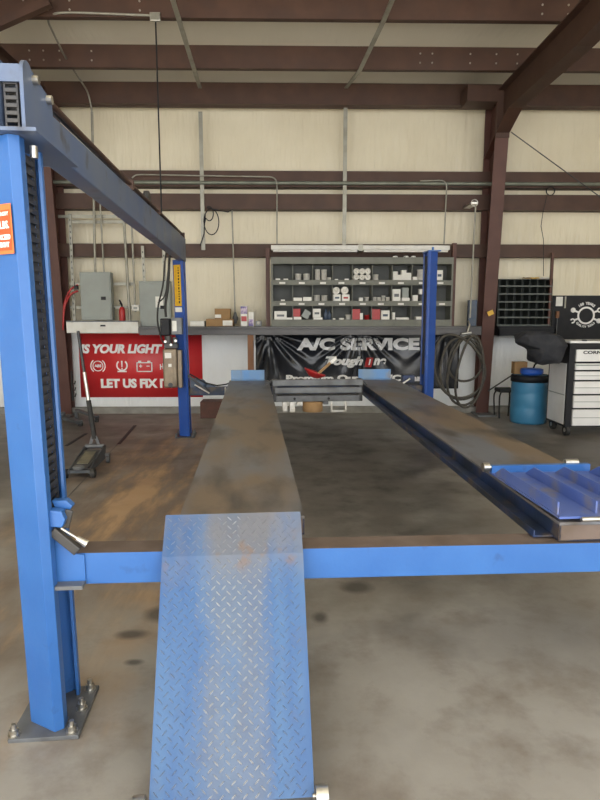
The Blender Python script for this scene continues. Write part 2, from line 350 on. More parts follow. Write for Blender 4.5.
# steel portal frames: tapered column + haunched rafter
def frame(label, X0, side, flw=.2):
    t = thing('portal_frame', label, 'steel frame', (X0, 9.6, 0))
    o = Vector((X0, 9.6, 0))
    yb, yt = 9.66, 9.28                                  # inner flange, foot and knee
    def P(x, y, z): return Vector((x, y, z))-Vector((X0, 9.6, 0))
    w = flw/2
    c = MB()
    c.prism([P(X0-w, yb, 0), P(X0+w, yb, 0), P(X0+w, yt, 4.3), P(X0-w, yt, 4.3)], (0, .014, 0))       # inner flange
    c.box(-w, w, .20, .214, 0, 4.9)                                                                      # outer flange
    c.prism([P(X0-.005, yb+.01, 0), P(X0-.005, 9.81, 0), P(X0-.005, 9.81, 4.9), P(X0-.005, yt+.01, 4.9)], (.01, 0, 0))
    c.prism([P(X0-w, yt, 4.3), P(X0+w, yt, 4.3), P(X0+w, yt, 4.88), P(X0-w, yt, 4.88)], (0, .02, 0))
    c.prism([P(X0-w, yt, 4.27), P(X0+w, yt, 4.27), P(X0+w, 9.81, 4.02), P(X0-w, 9.81, 4.02)], (0, 0, .012))
    c.build('column', 'column', t)
    bp = MB(); bp.box(-w-.05, w+.05, -.22, .21, 0, .02); bp.build('base_plate', 'grey_steel', t)
    # rafter
    r = MB(); zb = [(9.28, 4.26), (8.78, 4.46), (6.8, 4.44), (-2.8, 4.95)]; zt = [(9.28, 4.87), (8.78, 4.87), (6.8, 4.86), (-2.8, 5.44)]
    for (a, bb) in zip(zb, zb[1:]):
        r.prism([P(X0-w, a[0], a[1]), P(X0+w, a[0], a[1]), P(X0+w, bb[0], bb[1]), P(X0-w, bb[0], bb[1])], (0, 0, .014))
    for (a, bb) in zip(zt, zt[1:]):
        r.prism([P(X0-w, a[0], a[1]-.014), P(X0+w, a[0], a[1]-.014), P(X0+w, bb[0], bb[1]-.014), P(X0-w, bb[0], bb[1]-.014)], (0, 0, .014))
    r.prism([P(X0-.005, y, z) for y, z in zb]+[P(X0-.005, y, z) for y, z in zt[::-1]], (.01, 0, 0))
    r.prism([P(X0-w, 9.26, 4.2), P(X0+w, 9.26, 4.2), P(X0+w, 9.26, 4.92), P(X0-w, 9.26, 4.92)], (0, .018, 0))
    r.build('rafter', 'brown', t)
    return t
XR = 3.16; XL = -3.62
fr = frame('red-brown steel column and haunched rafter right of the blue lift', XR, 1)
st = MB(); p0 = at(467, 103, 9.25); st.box(p0.x-XR, -.10, -.36, -.02, 4.70-.0, 4.93); st.build('strut_bracket', 'brown', fr)
pl_ = MB(); q = at(489.5, 313, 9.42); pl_.box(q.x-XR-.045, q.x-XR+.045, 9.365-9.6, 9.375-9.6, q.z-.035, q.z+.035, M4=Matrix.Translation((q.x-XR, 0, q.z)) @ Matrix.Rotation(R(-25), 4, 'Y') @ Matrix.Translation((-(q.x-XR), 0, -q.z)))
tag(pl_.build('sticker', 'yellow', fr), 'small yellow sticker')
fl = frame('red-brown steel frame with column behind the near blue lift post at left', XL, -1)

# sag straps on wall and roof
def strap(px, r0, r1, X2=None):
    b = MB(); p = at(px, r0, 9.69); q = at(px, r1, 9.69); b.box(p.x-.03, p.x+.03, 9.675, 9.69, q.z, p.z); return b
n += 1; struct('trim_%d' % n, strap(200.5, 112, 250), 'galv')
n += 1; struct('trim_%d' % n, strap(345.5, 108, 250), 'galv')
for pts in (((200, 88), (194, 69), (179, 20), (169, -12)), ((346, 88), (360, 70), (384, 20), (398, -14))):
    n += 1; b = MB(); ys = (9.5, 8.55, 7.40, 6.6)
    P = [at(x, r, y) for (x, r), y in zip(pts, ys)]
    for a, c in zip(P, P[1:]): b.bar(a, c, .055, .012)
    struct('trim_%d' % n, b, 'galv')
# diagonal flange brace at upper left, rod brace at the right
n += 1; b = MB(); b.bar(at(-40, 42, 7.3), at(50, 2, 7.3), .09, .09); struct('trim_%d' % n, b, 'brown')
n += 1; b = MB(); b.cyl(at(511, 132, 9.3), at(640, 226, 9.68), .008, n=8); struct('trim_%d' % n, b, 'dark_steel')
# long horizontal pipes on the girt
def lay(name, label, cat, pts, r, m_, n_=10, group=None):
    b = MB(); b.tube(pts, r, n_); o = b.build(name, m_, loc=pts[0]); return tag(o, label, cat, group)
za = rowz(183, 9.66)
lay('pipe', 'long grey-green air pipe running along the upper wall girt', 'pipe', [(-9.8, 9.665, za), (9.8, 9.665, za)], .028, 'pipe')
def bend(pts, k=5, f=.35):          # round the corners of a polyline
    P = [Vector(p) for p in pts]; out = [P[0]]
    for i in range(1, len(P)-1):
        a = P[i]+(P[i-1]-P[i])*f if (P[i-1]-P[i]).length < .4 else P[i]+(P[i-1]-P[i]).normalized()*.12
        c = P[i]+(P[i+1]-P[i])*f if (P[i+1]-P[i]).length < .4 else P[i]+(P[i+1]-P[i]).normalized()*.12
        for j in range(k+1):
            u = j/k; out.append(a*(1-u)**2+P[i]*2*u*(1-u)+c*u*u)
    out.append(P[-1]); return out
Yc = 9.64
lay('conduit', 'thin grey conduit bending down at mid wall onto the white strip light', 'conduit', bend([at(132, 178, Yc), at(136, 174.5, Yc), at(277, 177, Yc), at(277, 244, Yc)]), .011, 'galv')
lay('conduit', 'thin grey conduit dropping onto the right end of the white strip light', 'conduit', bend([at(420, 181, Yc), at(447, 180, Yc), at(444, 244, Yc)]), .011, 'galv')
lay('conduit', 'long conduit beside the red-brown column, holding the hose coil at its lower end', 'conduit', [at(475.5, 206, 9.3), at(470, 318, 9.3)], .013, 'galv')
b = MB(); q = at(474.5, 203, 9.3)
b.tube([q+Vector((.05*math.cos(a), 0, .05*math.sin(a))) for a in [k*.5 for k in range(13)]], .008, 6); b.box(q.x-.05, q.x+.05, 9.3, 9.7, q.z-.015, q.z+.015)
tag(b.build('pipe_clamp', 'bright', loc=q), 'bright metal clamp at the girt end left of the red-brown column', 'clamp')
# brown upright posts beside the parts cabinet
for px, r0, r1, lab in ((267.5, 248, 334, 'narrow brown steel upright at the left end of the parts cabinet'), (455, 243, 334, 'narrow brown steel upright at the right end of the parts cabinet')):
    p = at(px, r0, 9.45); b = MB(); b.box(p.x-.03, p.x+.03, 9.45, 9.53, 1.43, p.z); tag(b.build('upright', 'column', loc=(p.x, 9.45, 1.43)), lab, 'upright')
p = at(553, 256, 9.60); b = MB(); b.box(p.x-.02, p.x+.02, 9.60, 9.64, 1.43, p.z+.05); tag(b.build('upright', 'column', loc=(p.x, 9.60, 1.43)), 'thin brown upright at the right end of the dark bin rack', 'upright')

# ---- electrical wall, left
Ye = 9.62
def vert(px0, r0, px1, r1, r, lab, name='conduit', cat='conduit', m_='galv'):
    return lay(name, lab, cat, [at(px0, r0, Ye), at(px1, r1, Ye)], r, m_)
vert(92, 112, 95.2, 272, .019, 'thick conduit entering the top left of the left electrical panel')
vert(99, 185, 104, 272, .013, 'thinner conduit entering the top right of the left electrical panel')
vert(123, 205, 130, 321, .021, 'thick conduit standing between the two electrical panels, the left one of the pair')
vert(131, 208, 135.5, 312, .015, 'thin conduit between the two electrical panels, the right one of the pair')
def channel(a, c, lab, holes=True):
    t = thing('strut_channel', lab, 'channel', a)
    b = MB(); a, c = Vector(a), Vector(c); z = Vector((0, 0, 0)); d = c-a; b.bar(z, d, .045, .02, up=(0, -1, 0))
    if holes:
        L_ = d.length; k = int(L_/.09)
        for i in range(1, k): q = d*(i/k); b.bar(q-d.normalized()*.015+Vector((0, -.0115, 0)), q+d.normalized()*.015+Vector((0, -.0115, 0)), .014, .002, mi=1, up=(0, -1, 0))
    b.build('rail', ['galv', 'black'], t)
    return t
Ys = 9.66
channel(at(69.8, 214, Ys), at(74.5, 321, Ys), 'slotted metal channel standing left of the left electrical panel')
channel(at(142.5, 246, Ys), at(144.5, 283, Ys), 'short slotted channel above the right electrical panel, left of its pair')
channel(at(163.5, 243, Ys), at(165.5, 300, Ys), 'short slotted channel above the right electrical panel, right of its pair')
channel(at(58, 216.5, 9.68), at(128, 216.5, 9.68), 'upper horizontal channel rail crossing the conduits', False)
channel(at(68, 222, 9.68), at(133, 222, 9.68), 'lower horizontal channel rail just under the upper one crossing the conduits', False)
channel(at(70, 284, 9.69), at(135, 284, 9.69), 'horizontal channel rail behind the middle of the electrical panels', False)
channel(at(70, 307.5, 9.69), at(135, 307.5, 9.69), 'horizontal channel rail behind the foot of the electrical panels', False)
def panel(x0, r0, x1, r1, lab, ax, extra=None):
    a = at(x0, r0, 9.52); c = at(x1, r1, 9.52); cx = (a.x+c.x)/2; t = thing('electrical_panel', lab, 'electrical panel', (cx, 9.52, c.z))
    w = (c.x-a.x)/2; h = a.z-c.z
    b = MB(); b.box(-w, w, .012, .16, 0, h); b.build('housing', 'panelgrey', t, bevel=.006)
    d = MB(); d.box(-w*.93, w*.93, 0, .012, h*.05, h*.95); d.build('door', 'panelgrey', t, bevel=.003)
    l = MB(); l.box(w*.35, w*.66, -.008, 0, h*.42, h*.49); l.build('latch', 'black', t)
    return t, w, h
t, w, h = panel(79, 272, 112, 320, 'left grey electrical panel with black latch, red cable at its side', 0)
rc = at(66, 297, 9.5)
for k, dz in ((0, 0), (1, -.12)):
    lay('cable', ('upper' if k == 0 else 'lower')+' of two red cables curving into the left electrical panel', 'cable',
        bend([at(78, 285+k*6, 9.56), at(70, 289+k*5, 9.56), at(64, 303+k*4, 9.5), at(63, 330, 9.5)], f=.45), .014, 'darkred')
b = MB(); q = at(76.5, 287.5, 9.55); b.box(q.x-.03, q.x+.02, 9.53, 9.58, q.z-.03, q.z+.03); tag(b.build('cable_gland', 'black', loc=q), 'black cable gland on the left edge of the left panel', 'cable gland')
t, w, h = panel(138.5, 281, 171, 329, 'right grey electrical panel with white paper label, behind the power unit', 0)
s_ = MB(); s_.box(w*.05, w*.55, -.003, 0, h*.45, h*.68); s_.build('paper_label', 'paper', t)
# small meter, red extinguisher, white box
q = at(136, 308, 9.6); b = MB(); b.box(q.x-.06, q.x+.06, 9.56, 9.64, q.z-.05, q.z+.05); mo = b.build('switch_box', 'white', loc=q, bevel=.01)
tag(mo, 'small white switch box at the lower end of the thin conduit', 'switch box'); b = MB(); b.box(-.03, .03, -.045, -.04, -.015, .015); b.build('label', 'panelgrey', mo)
a = at(66, 321, 9.35); c = at(138.5, 333, 9.35)
b = MB(); b.box(a.x, c.x, 9.35, 9.945, c.z, a.z); wb = b.build('metal_box', 'white', loc=(a.x, 9.35, c.z), bevel=.006)
tag(wb, 'long low white metal box mounted above the red banner', 'box')
b = MB(); b.box(.52, .60, -.004, 0, .10, .125); b.build('handle_slot', 'black', wb)
b = MB(); b.box(0, c.x-a.x, -.01, .0, a.z-c.z-.015, a.z-c.z+.004); b.build('lid_edge', 'grey_steel', wb)
q = at(122.5, 320.8, 9.5); t = thing('fire_extinguisher', 'small red fire extinguisher standing on the long white box', 'extinguisher', (q.x, 9.5, a.z+.003))
b = MB(); b.lathe((0, 0, 0), [(0, 0), (.045, 0), (.048, .01), (.048, .17), (.035, .20), (.016, .215), (0, .215)]); b.build('cylinder', 'darkred', t)
b = MB(); b.cyl((0, 0, .21), (0, 0, .25), .014); b.bar((0, 0, .25), (-.03, -.02, .32), .02, .02); b.bar((0, 0, .245), (-.01, -.06, .27), .018, .012); b.build('valve', 'black', t)

# ---- counter along the wall
cz0, cz1 = rowz(335, 9.3), rowz(326.5, 9.3)
xc0 = at(139, 330, 9.3).x; xc1 = 2.98
b = MB(); b.box(xc0, xc1, 9.3, 9.88, cz1-.03, cz1); b.box(xc0, xc1, 9.3, 9.33, cz0, cz1-.03); b.box(xc0, xc1, 9.295, 9.30, cz0, cz0+.012); b.box(xc0, xc1, 9.295, 9.30, cz1-.05, cz1-.04)
b.box(xc0, xc1, 9.88, 9.948, cz1-.03, cz1)
tag(b.build('worktop', 'counter', loc=(xc0, 9.3, cz0), bevel=.003), 'long dark steel worktop ledge under the grey-green parts cabinet', 'worktop')
xd0, xd1 = 3.29, at(556, 330, 9.45).x
b = MB(); b.box(xd0, xd1, 9.45, 9.88, cz1-.03, cz1); b.box(xd0, xd1, 9.45, 9.47, cz0-.02, cz1-.03); b.box(xd0, xd0+.03, 9.45, 9.88, cz0-.02, cz1-.03); b.box(xd1-.03, xd1, 9.45, 9.88, cz0-.02, cz1-.03)
tag(b.build('worktop', 'black', loc=(xd0, 9.45, cz0), bevel=.003), 'short black worktop under the dark bin rack', 'worktop')
p = at(250.5, 340, 9.36)
b = MB(); b.box(p.x-.045, p.x+.045, 9.335, 9.42, 0, cz0+.08); tag(b.build('timber_post', 'wood', loc=(p.x, 9.38, 0)), 'orange-brown timber post under the worktop, left of the black banner', 'post')

# ---- parts cabinet with cubbies
ca = at(271, 257, 9.33); cb = at(451.5, 326.5, 9.33)
cw = cb.x-ca.x; ztop = ca.z; zbot = cz1+.002; ch = ztop-zbot
cab = thing('parts_cabinet', 'wide grey-green pigeonhole cabinet of three shelf rows full of small parts', 'cabinet', (ca.x, 9.33, zbot))
rz_ = lambda r: rowz(r, 9.33)-zbot
b = MB(); b.box(0, cw, .30, .31, 0, ch); b.build('back_panel', 'cabdark', cab)
b = MB(); b.box(0, .025, 0, .30, 0, ch); b.box(cw-.025, cw, 0, .30, 0, ch); b.box(.025, cw-.025, 0, .30, ch-.10, ch); b.box(.025, cw-.025, 0, .30, 0, .02); b.build('case', 'cabgrey', cab)
rows = [(rz_(264.3), rz_(280)), (rz_(285), rz_(301)), (rz_(306), rz_(319.7))]
for k, (za_, zb_) in enumerate(((rz_(285), rz_(280)), (rz_(306), rz_(301)), (.02, rz_(319.7)))):
    b = MB(); b.box(.025, cw-.025, 0, .012, za_, zb_); b.box(.025, cw-.025, .012, .30, zb_-.02, zb_-.004)
    b.box(.025, cw-.025, -.004, 0, zb_-.008, zb_+.001)
    b.build('shelf', 'cabgrey', cab)
colx = [.025+(cw-.05)*k/9 for k in range(10)]
for X in colx[1:-1]:
    for (zt_, zb_) in rows:
        b = MB(); b.box(X-.005, X+.005, .001, .30, zb_+.001, zt_); b.build('divider', 'cabgrey', cab)
for ri, zz in enumerate((rz_(283), rz_(304))):
    for ci in range(9):
        if ri == 1 and ci in (3, 8): pass
        X = (colx[ci]+colx[ci+1])/2+random.uniform(-.02, .02); b = MB(); b.box(X-.045, X+.045, -.007, -.0045, zz-.014, zz+.014); b.build('price_label', 'paper', cab)
# contents
ordr = ['top', 'middle', 'bottom']; ordc = ['leftmost', 'second', 'third', 'fourth', 'fifth', 'sixth', 'seventh', 'eighth', 'ninth']
cellcount = {}
def floorz(ri): return zbot+rows[ri][1]+.0015
def item(kind, ri, ci, u, w, h, d=.12, z=0., mat_='paper', tilt=0., desc=None, color='white'):
    X = ca.x+colx[ci]+u*(colx[1]-colx[0]); Z = floorz(ri)+z; k = (ri, ci)
    cellcount.setdefault(k, []).append((kind, u, z))
    b = MB()
    yf = 9.33+.014
    if kind == 'box':
        T = Matrix.Rotation(tilt, 4, 'Y'); b.box(-w/2, w/2, yf, yf+d, 0, h); name = 'parts_box'; cat = 'box'
        if tilt: b.v = [Matrix.Translation((0, 0, abs(math.sin(tilt))*w/2)) @ T @ v for v in b.v]
        b.v = [v+Vector((X, 0, Z)) for v in b.v]
    elif kind == 'tin':
        b.lathe((X, yf+w/2, Z), [(0, 0), (w/2, 0), (w/2, h-.012), (w/2+.002, h-.012), (w/2+.002, h), (0, h)], 20); name = 'tin'; cat = 'tin'
    elif kind == 'roll':
        b.lathe((X, yf, Z+w/2), [(0, 0), (w*.15, 0), (w*.15, -.004), (w*.38, -.004), (w*.40, .0), (w/2, 0), (w/2, -d), (0, -d)], 20, axis='y'); name = 'filter_roll'; cat = 'roll'
    elif kind == 'bottle':
        b.lathe((X, yf+w/2, Z), [(0, 0), (w/2, 0), (w/2, h*.65), (w*.2, h*.8), (w*.2, h), (0, h)], 16); name = 'bottle'; cat = 'bottle'
    nm = {'box': 'carton', 'tin': 'round tin', 'roll': 'round filter seen end-on', 'bottle': 'plastic bottle'}[kind]
    o = b.build(name, mat_, loc=(X, yf, Z), bevel=.002 if kind == 'box' else 0)
    if mat_ in ('paper', 'cardboard') and kind == 'box' and w > .09 and h > .08:
        l = MB(); l.box(-w*.3, w*.3, -.0015, 0, h*.35, h*.6); l.build('printed_label', random.choice(['grey_steel', 'darkred', 'plaque']), o)
    pos = desc or ''
    tag(o, '%s%s %s in the %s row, %s cubby from the left' % (pos+' ' if pos else '', color, nm, ordr[ri], ordc[ci]), cat, 'goods in the parts cabinet')
    return o
I = item
I('box', 0, 0, .25, .07, .022, desc='small flat left'); I('box', 0, 0, .65, .07, .02, desc='small flat right')
I('tin', 0, 1, .27, .095, .095, mat_='tin', desc='left'); I('tin', 0, 1, .70, .095, .095, mat_='tin', desc='right')
for j in (0, 1): I('tin', 0, 2, .25, .08, .078, z=j*.08, mat_='tin', desc=['lower left', 'upper left'][j]); I('tin', 0, 2, .58, .08, .078, z=j*.08, mat_='tin', desc=['lower middle', 'upper middle'][j])
I('tin', 0, 2, .84, .06, .04, mat_='tin', desc='low right')
I('box', 0, 3, .2, .05, .015, desc='tiny left'); I('box', 0, 3, .72, .06, .02, desc='tiny right')
for j in range(2):
    for k in range(3): I('roll', 0, 4, .2+.29*k, .088, .088, d=.1, z=j*.0885, mat_='tin', desc=['lower', 'upper'][j]+' '+['left', 'middle', 'right'][k])
I('tin', 0, 5, .2, .075, .085, mat_='tin', desc='single')
I('box', 0, 6, .17, .07, .13, desc='leftmost upright'); I('box', 0, 6, .40, .07, .08, desc='short second'); I('box', 0, 6, .60, .075, .15, desc='tall middle'); I('box', 0, 6, .84, .08, .11, desc='right')
I('tin', 0, 7, .47, .11, .16, mat_='tin', desc='large'); I('box', 0, 7, .17, .07, .05, desc='small left'); I('box', 0, 8, .40, .1, .15, desc='tall')
I('box', 1, 0, .5, .06, .022, desc='tiny')
I('box', 1, 1, .25, .13, .05, desc='flat left'); I('box', 1, 1, .74, .13, .06, desc='flat right')
I('tin', 1, 2, .22, .09, .09, mat_='tin', desc='left'); I('tin', 1, 2, .60, .09, .085, mat_='tin', desc='right')
I('box', 1, 3, .24, .11, .10, desc='left lower'); I('box', 1, 3, .68, .12, .10, desc='right lower')
I('roll', 1, 3, .20, .11, .11, z=.102, mat_='tin', desc='upper left'); I('roll', 1, 3, .62, .115, .11, z=.102, mat_='tin', desc='upper right')
I('box', 1, 4, .45, .06, .05, desc='small left'); I('tin', 1, 4, .75, .07, .06, mat_='tin', desc='small')
for k in range(4): I('tin', 1, 5, .16+.22*k, .058, .06 if k != 2 else .08, mat_='tin', desc=['first', 'second', 'third', 'fourth'][k])
I('box', 1, 6, .25, .12, .18, desc='tall left'); I('box', 1, 6, .70, .10, .15, z=.052, mat_='panelgrey', desc='upper right', color='grey'); I('box', 1, 6, .72, .12, .05, desc='flat lower right')
I('box', 1, 7, .2, .08, .09, desc='left'); I('tin', 1, 7, .60, .12, .10, mat_='grey_steel', desc='dark', color='grey'); I('box', 1, 7, .62, .13, .08, z=.102, desc='upper')
I('box', 2, 0, .38, .19, .13, desc='large'); I('box', 2, 0, .83, .09, .03, desc='flat')
I('box', 2, 1, .20, .11, .12, z=.045, mat_='darkred', desc='upper left', color='red'); I('box', 2, 1, .24, .12, .043, desc='flat lower left'); I('box', 2, 1, .58, .11, .12, tilt=.55, mat_='panelgrey', desc='tilted', color='grey'); I('box', 2, 1, .86, .03, .07, mat_='black', desc='small', color='black')
I('box', 2, 2, .22, .12, .13, z=.035, desc='upright'); I('box', 2, 2, .28, .14, .033, desc='flat bottom'); I('bottle', 2, 2, .68, .07, .16, mat_='plaque', desc='left', color='dark blue'); I('bottle', 2, 2, .86, .06, .13, mat_='plaque', desc='right', color='dark blue')
I('box', 2, 3, .1, .04, .02, desc='tiny left'); I('box', 2, 3, .48, .07, .025, desc='tiny middle'); I('tin', 2, 3, .82, .08, .075, mat_='tin', desc='single')
I('box', 2, 4, .22, .12, .16, mat_='darkred', desc='large', color='red'); I('box', 2, 4, .48, .05, .1, desc='narrow'); I('tin', 2, 4, .78, .08, .07, mat_='darkred', color='red', desc='small')
I('box', 2, 5, .22, .13, .16, mat_='darkred', desc='upright', color='red and white'); I('box', 2, 5, .70, .13, .14, desc='upright')
I('box', 2, 6, .13, .04, .11, desc='upright left'); I('box', 2, 6, .58, .20, .033, desc='long flat')
I('box', 2, 7, .42, .10, .045, desc='flat')
# clutter on top of the cabinet
for k, px in enumerate((395, 406, 413)):
    p = at(px, 257, 9.45); b = MB(); b.lathe((p.x, 9.43, ztop+.001), [(0, 0), (.04, 0), (.035, .025), (0, .03)], 14)
    tag(b.build('lid', 'paper', loc=(p.x, 9.43, ztop)), ['left', 'middle', 'right'][k]+' of three small white lids on top of the parts cabinet', 'lid', 'lids on the cabinet')
# strip light above
a = at(271, 245, 9.42); c = at(450, 251, 9.42)
t = thing('strip_light', 'long unlit white twin strip light mounted above the parts cabinet', 'light', ((a.x+c.x)/2, 9.42, c.z))
w = (c.x-a.x)/2; hh = a.z-c.z
b = MB(); b.box(-w, -.01, .0, .12, .015, hh); b.box(.01, w, .0, .12, .015, hh); b.build('housing', 'white', t, bevel=.006)
b = MB(); b.box(-.035, .035, -.006, .29, .0, hh+.01); b.build('joint_plate', 'galv', t)
for s in (-1, 1):
    b = MB(); b.cyl((s*.05, .03, .0), (s*(w-.03), .03, .0), .017); b.build('tube', 'paper', t)

# counter goods, left
def cbox(x0, r0, x1, r1, Y, d, m_, name, lab, cat, extra=None, zb=None):
    a = at(x0, r0, Y); c = at(x1, r1, Y); z0 = zb if zb is not None else c.z
    b = MB(); b.box(a.x, c.x, Y, Y+d, z0, a.z); o = b.build(name, m_, loc=((a.x+c.x)/2, Y, z0), bevel=.003); tag(o, lab, cat)
    if extra:
        for (u0, v0, u1, v1, em, en) in extra:
            w = (c.x-a.x); h = a.z-z0; e = MB(); e.box(-w/2+u0*w, -w/2+u1*w, -.002, 0, v0*h, v1*h); e.build(en, em, o)
    return o
zc = cz1+.001
lowb = cbox(206, 319, 233, 327, 9.42, .28, 'cardboard', 'cardboard_box', 'open low brown cardboard box with white wrapped end on the worktop', 'box', [(.62, .1, .98, .8, 'paper', 'wrapping')], zb=zc)
zt_low = at(206, 319, 9.42).z+.002
cbox(214.5, 308.5, 230, 319, 9.46, .22, 'cardboard', 'cardboard_box', 'brown cardboard box with white label stacked on the lower box', 'box', [(.02, .08, .42, .42, 'paper', 'label')], zb=zt_low)
cbox(190, 321, 204.5, 327, 9.45, .2, 'paper', 'carton', 'flat white carton lying left of the cardboard boxes', 'carton', zb=zc)
cbox(240.5, 306, 247.5, 327, 9.42, .09, 'paper', 'carton', 'tall white and purple carton standing on the worktop', 'carton', [(.0, .62, 1., .98, 'purple', 'printed_panel'), (.1, .25, .9, .5, 'darkred', 'printed_panel')], zb=zc)
cbox(248.5, 312, 254, 327, 9.43, .09, 'paper', 'carton', 'shorter purple and white carton beside the tall one', 'carton', [(.0, .02, .9, .5, 'purple', 'printed_panel')], zb=zc)
o = cbox(255.5, 321, 261.5, 327, 9.43, .1, 'grey_steel', 'tape_dispenser', 'small dark metal tool with round knob beside the cartons', 'tool', zb=zc)
b = MB(); b.cyl((.0, -.015, .05), (.0, 0, .05), .025); b.build('knob', 'galv', o)
o.name = 'small_tool'
vtc = lay('conduit', 'vertical conduit rising from the worktop valve past the coil of wire', 'conduit', [at(232, 209, 9.66), at(235.3, 322, 9.66)], .012, 'galv')
q = at(235.3, 318, 9.6); b = MB(); b.lathe((q.x, 9.6, q.z-.09), [(0, 0), (.02, 0), (.03, .04), (.045, .07), (.045, .1), (.03, .13), (.018, .18), (0, .18)], 14)
tag(b.build('valve', 'grey_steel', loc=q), 'grey metal valve at the foot of the conduit on the worktop', 'valve')
# coil of black wire
b = MB(); c1 = at(212, 227, 9.64); pts = [at(200, 246, 9.64), at(204, 234, 9.64)]
for k in range(40):
    a = k/40*2*math.pi*2+2.5; rr = .155 if k < 24 else .085; cc = at(211.5, 222, 9.64) if k < 24 else at(209.5, 214, 9.64); rx = .75
    pts.append(cc+Vector((rr*rx*math.cos(a), -.012*k/10, rr*1.25*math.sin(a))))
pts += [at(222, 211, 9.62), at(228, 212, 9.62), at(233, 209, 9.62)]
b.tube(pts, .0085, 6); tag(b.build('wire_coil', 'black', loc=at(209, 210, 9.64)), 'coil of black wire hanging on the wall over the worktop', 'wire')
# thin wire and ring right of the column
b = MB(); q = at(550.5, 191, 9.62); b.tube([q+Vector((.065*math.cos(k*.35), 0, .065*math.sin(k*.35))) for k in range(18)], .009, 6, closed=True)
b.tube([at(547, 196, 9.62), at(543, 212, 9.62), at(541, 226, 9.62), at(543.5, 240, 9.62), at(543.5, 276, 9.62)], .005, 6)
tag(b.build('wire_hook', 'black', loc=q), 'thin black wire with a ring on top hanging right of the red-brown column', 'wire')

# dark bin rack right
ra = at(499, 279, 9.6); rb = at(550.5, 326.5, 9.6); rw = rb.x-ra.x; rh = ra.z-cz1-.002
rk = thing('bin_rack', 'dark green-black rack of small open bins right of the red-brown column', 'rack', (ra.x, 9.6, cz1+.002))
dk = mat('dark_rack_paint', (.03, .037, .033), (.022, .026, .024), 6, rough=.6); dk2 = mat('rack_shelf_lip', (.10, .115, .105), (.07, .08, .075), 6, rough=.5)
M['dk'] = dk; M['dk2'] = dk2
b = MB(); b.box(0, rw, .22, .225, 0, rh); b.box(0, .012, 0, .22, 0, rh); b.box(rw-.012, rw, 0, .22, 0, rh); b.box(.012, rw-.012, 0, .22, rh-.01, rh); b.build('case', 'dk', rk)
for k in range(6):
    zz = rh*(k)/6+.002; b = MB(); b.box(.012, rw-.012, 0, .22, zz, zz+.006); b.box(.012, rw-.012, -.002, .002, zz, zz+.022); b.build('shelf', 'dk2', rk)
for k in range(6):
    for j in range(1, 7):
        X = rw*j/7; zz = rh*k/6; b = MB(); b.box(X-.003, X+.003, .004, .22, zz+.0085, zz+rh/6-.001); b.build('divider', 'dk', rk)
for k, (px, s, m_) in enumerate(((527, .05, 'cardboard'), (535, .06, 'yellow'), (543, .07, 'paper'))):
    p = at(px, 279, 9.66); b = MB(); b.tube([p+Vector((s*math.cos(a_*.6)*1.4, s*.5*math.sin(a_*.6), .012+.012*math.sin(a_*1.3)**2)) for a_ in range(10)], .008, 6, closed=True)
    b.v = [Vector((v.x, v.y, v.z-p.z+cz1+.002+rh)) for v in b.v]
    tag(b.build('wire_bundle', m_, loc=(p.x, 9.66, cz1+.002+rh)), ['brown', 'yellow', 'white'][k]+' loop of wire lying on top of the dark bin rack', 'wire')

# ---- banners
BF = {}
def banner(name, x0, r0, x1, r1, Y, m_, lab, wav=.0):
    a = at(x0, r0, Y); c = at(x1, r1, Y); t = thing(name, lab, 'banner', ((a.x+c.x)/2, Y, c.z))
    w = c.x-a.x; h = a.z-c.z
    nx, nz = (110, 30) if wav else (2, 2)
    vs = []; fs = []
    def yf(u, v):
        if not wav: return 0.
        q = 0          # creases fan out from the pinned upper edge
        for (px_, pz_, am, fr_) in ((.06, 1.02, 1., 21), (.50, 1.05, .9, 25), (.93, 1.02, .55, 15)):
            dx = (u-px_)*w; dz = (pz_-v)*h+.02; ang = math.atan2(dx, dz); rr_ = math.hypot(dx, dz)
            q += am*math.sin(ang*fr_*.75+1.3*math.sin(ang*7))*math.exp(-((rr_-.30)/.36)**2)
        return max(-.066, min(.018, -wav*q*(.30+.85*max(0, 1-abs(u-.3)*1.35))))
    for j in range(nz+1):
        for i in range(nx+1):
            u = i/nx; v = j/nz; vs.append((-w/2+u*w, yf(u, v), v*h))
    BF[name] = (yf, w, h)
    fs = [(j*(nx+1)+i, j*(nx+1)+i+1, (j+1)*(nx+1)+i+1, (j+1)*(nx+1)+i) for j in range(nz) for i in range(nx)]
    b = MB(); b.add(vs, fs, 0, True); o = b.build('sheet', m_, t)
    so = o.modifiers.new('s', 'SOLIDIFY'); so.thickness = .003
    surf = lambda x: 0
    return t, w, h, a, c
def icon_ring(mb, cx, cz, ro, ri, n=28, a0=0., a1=2*math.pi, y=0., t=.003):
    full = a1-a0 > 6.2
    for k in range(n):
        p, q = a0+(a1-a0)*k/n, a0+(a1-a0)*(k+1)/n
        mb.prism([(cx+ro*math.cos(p), y, cz+ro*math.sin(p)), (cx+ro*math.cos(q), y, cz+ro*math.sin(q)), (cx+ri*math.cos(q), y, cz+ri*math.sin(q)), (cx+ri*math.cos(p), y, cz+ri*math.sin(p))], (0, -t, 0))
t, w, h, a, c = banner('red_banner', 78, 333.5, 203, 397, 9.895, 'red', 'red banner with white warning-light icons hung low on the wall behind the power unit')
LX = lambda px: at(px, 360, 9.895).x-t.location.x
LZ = lambda r: at(150, r, 9.895).z-c.z
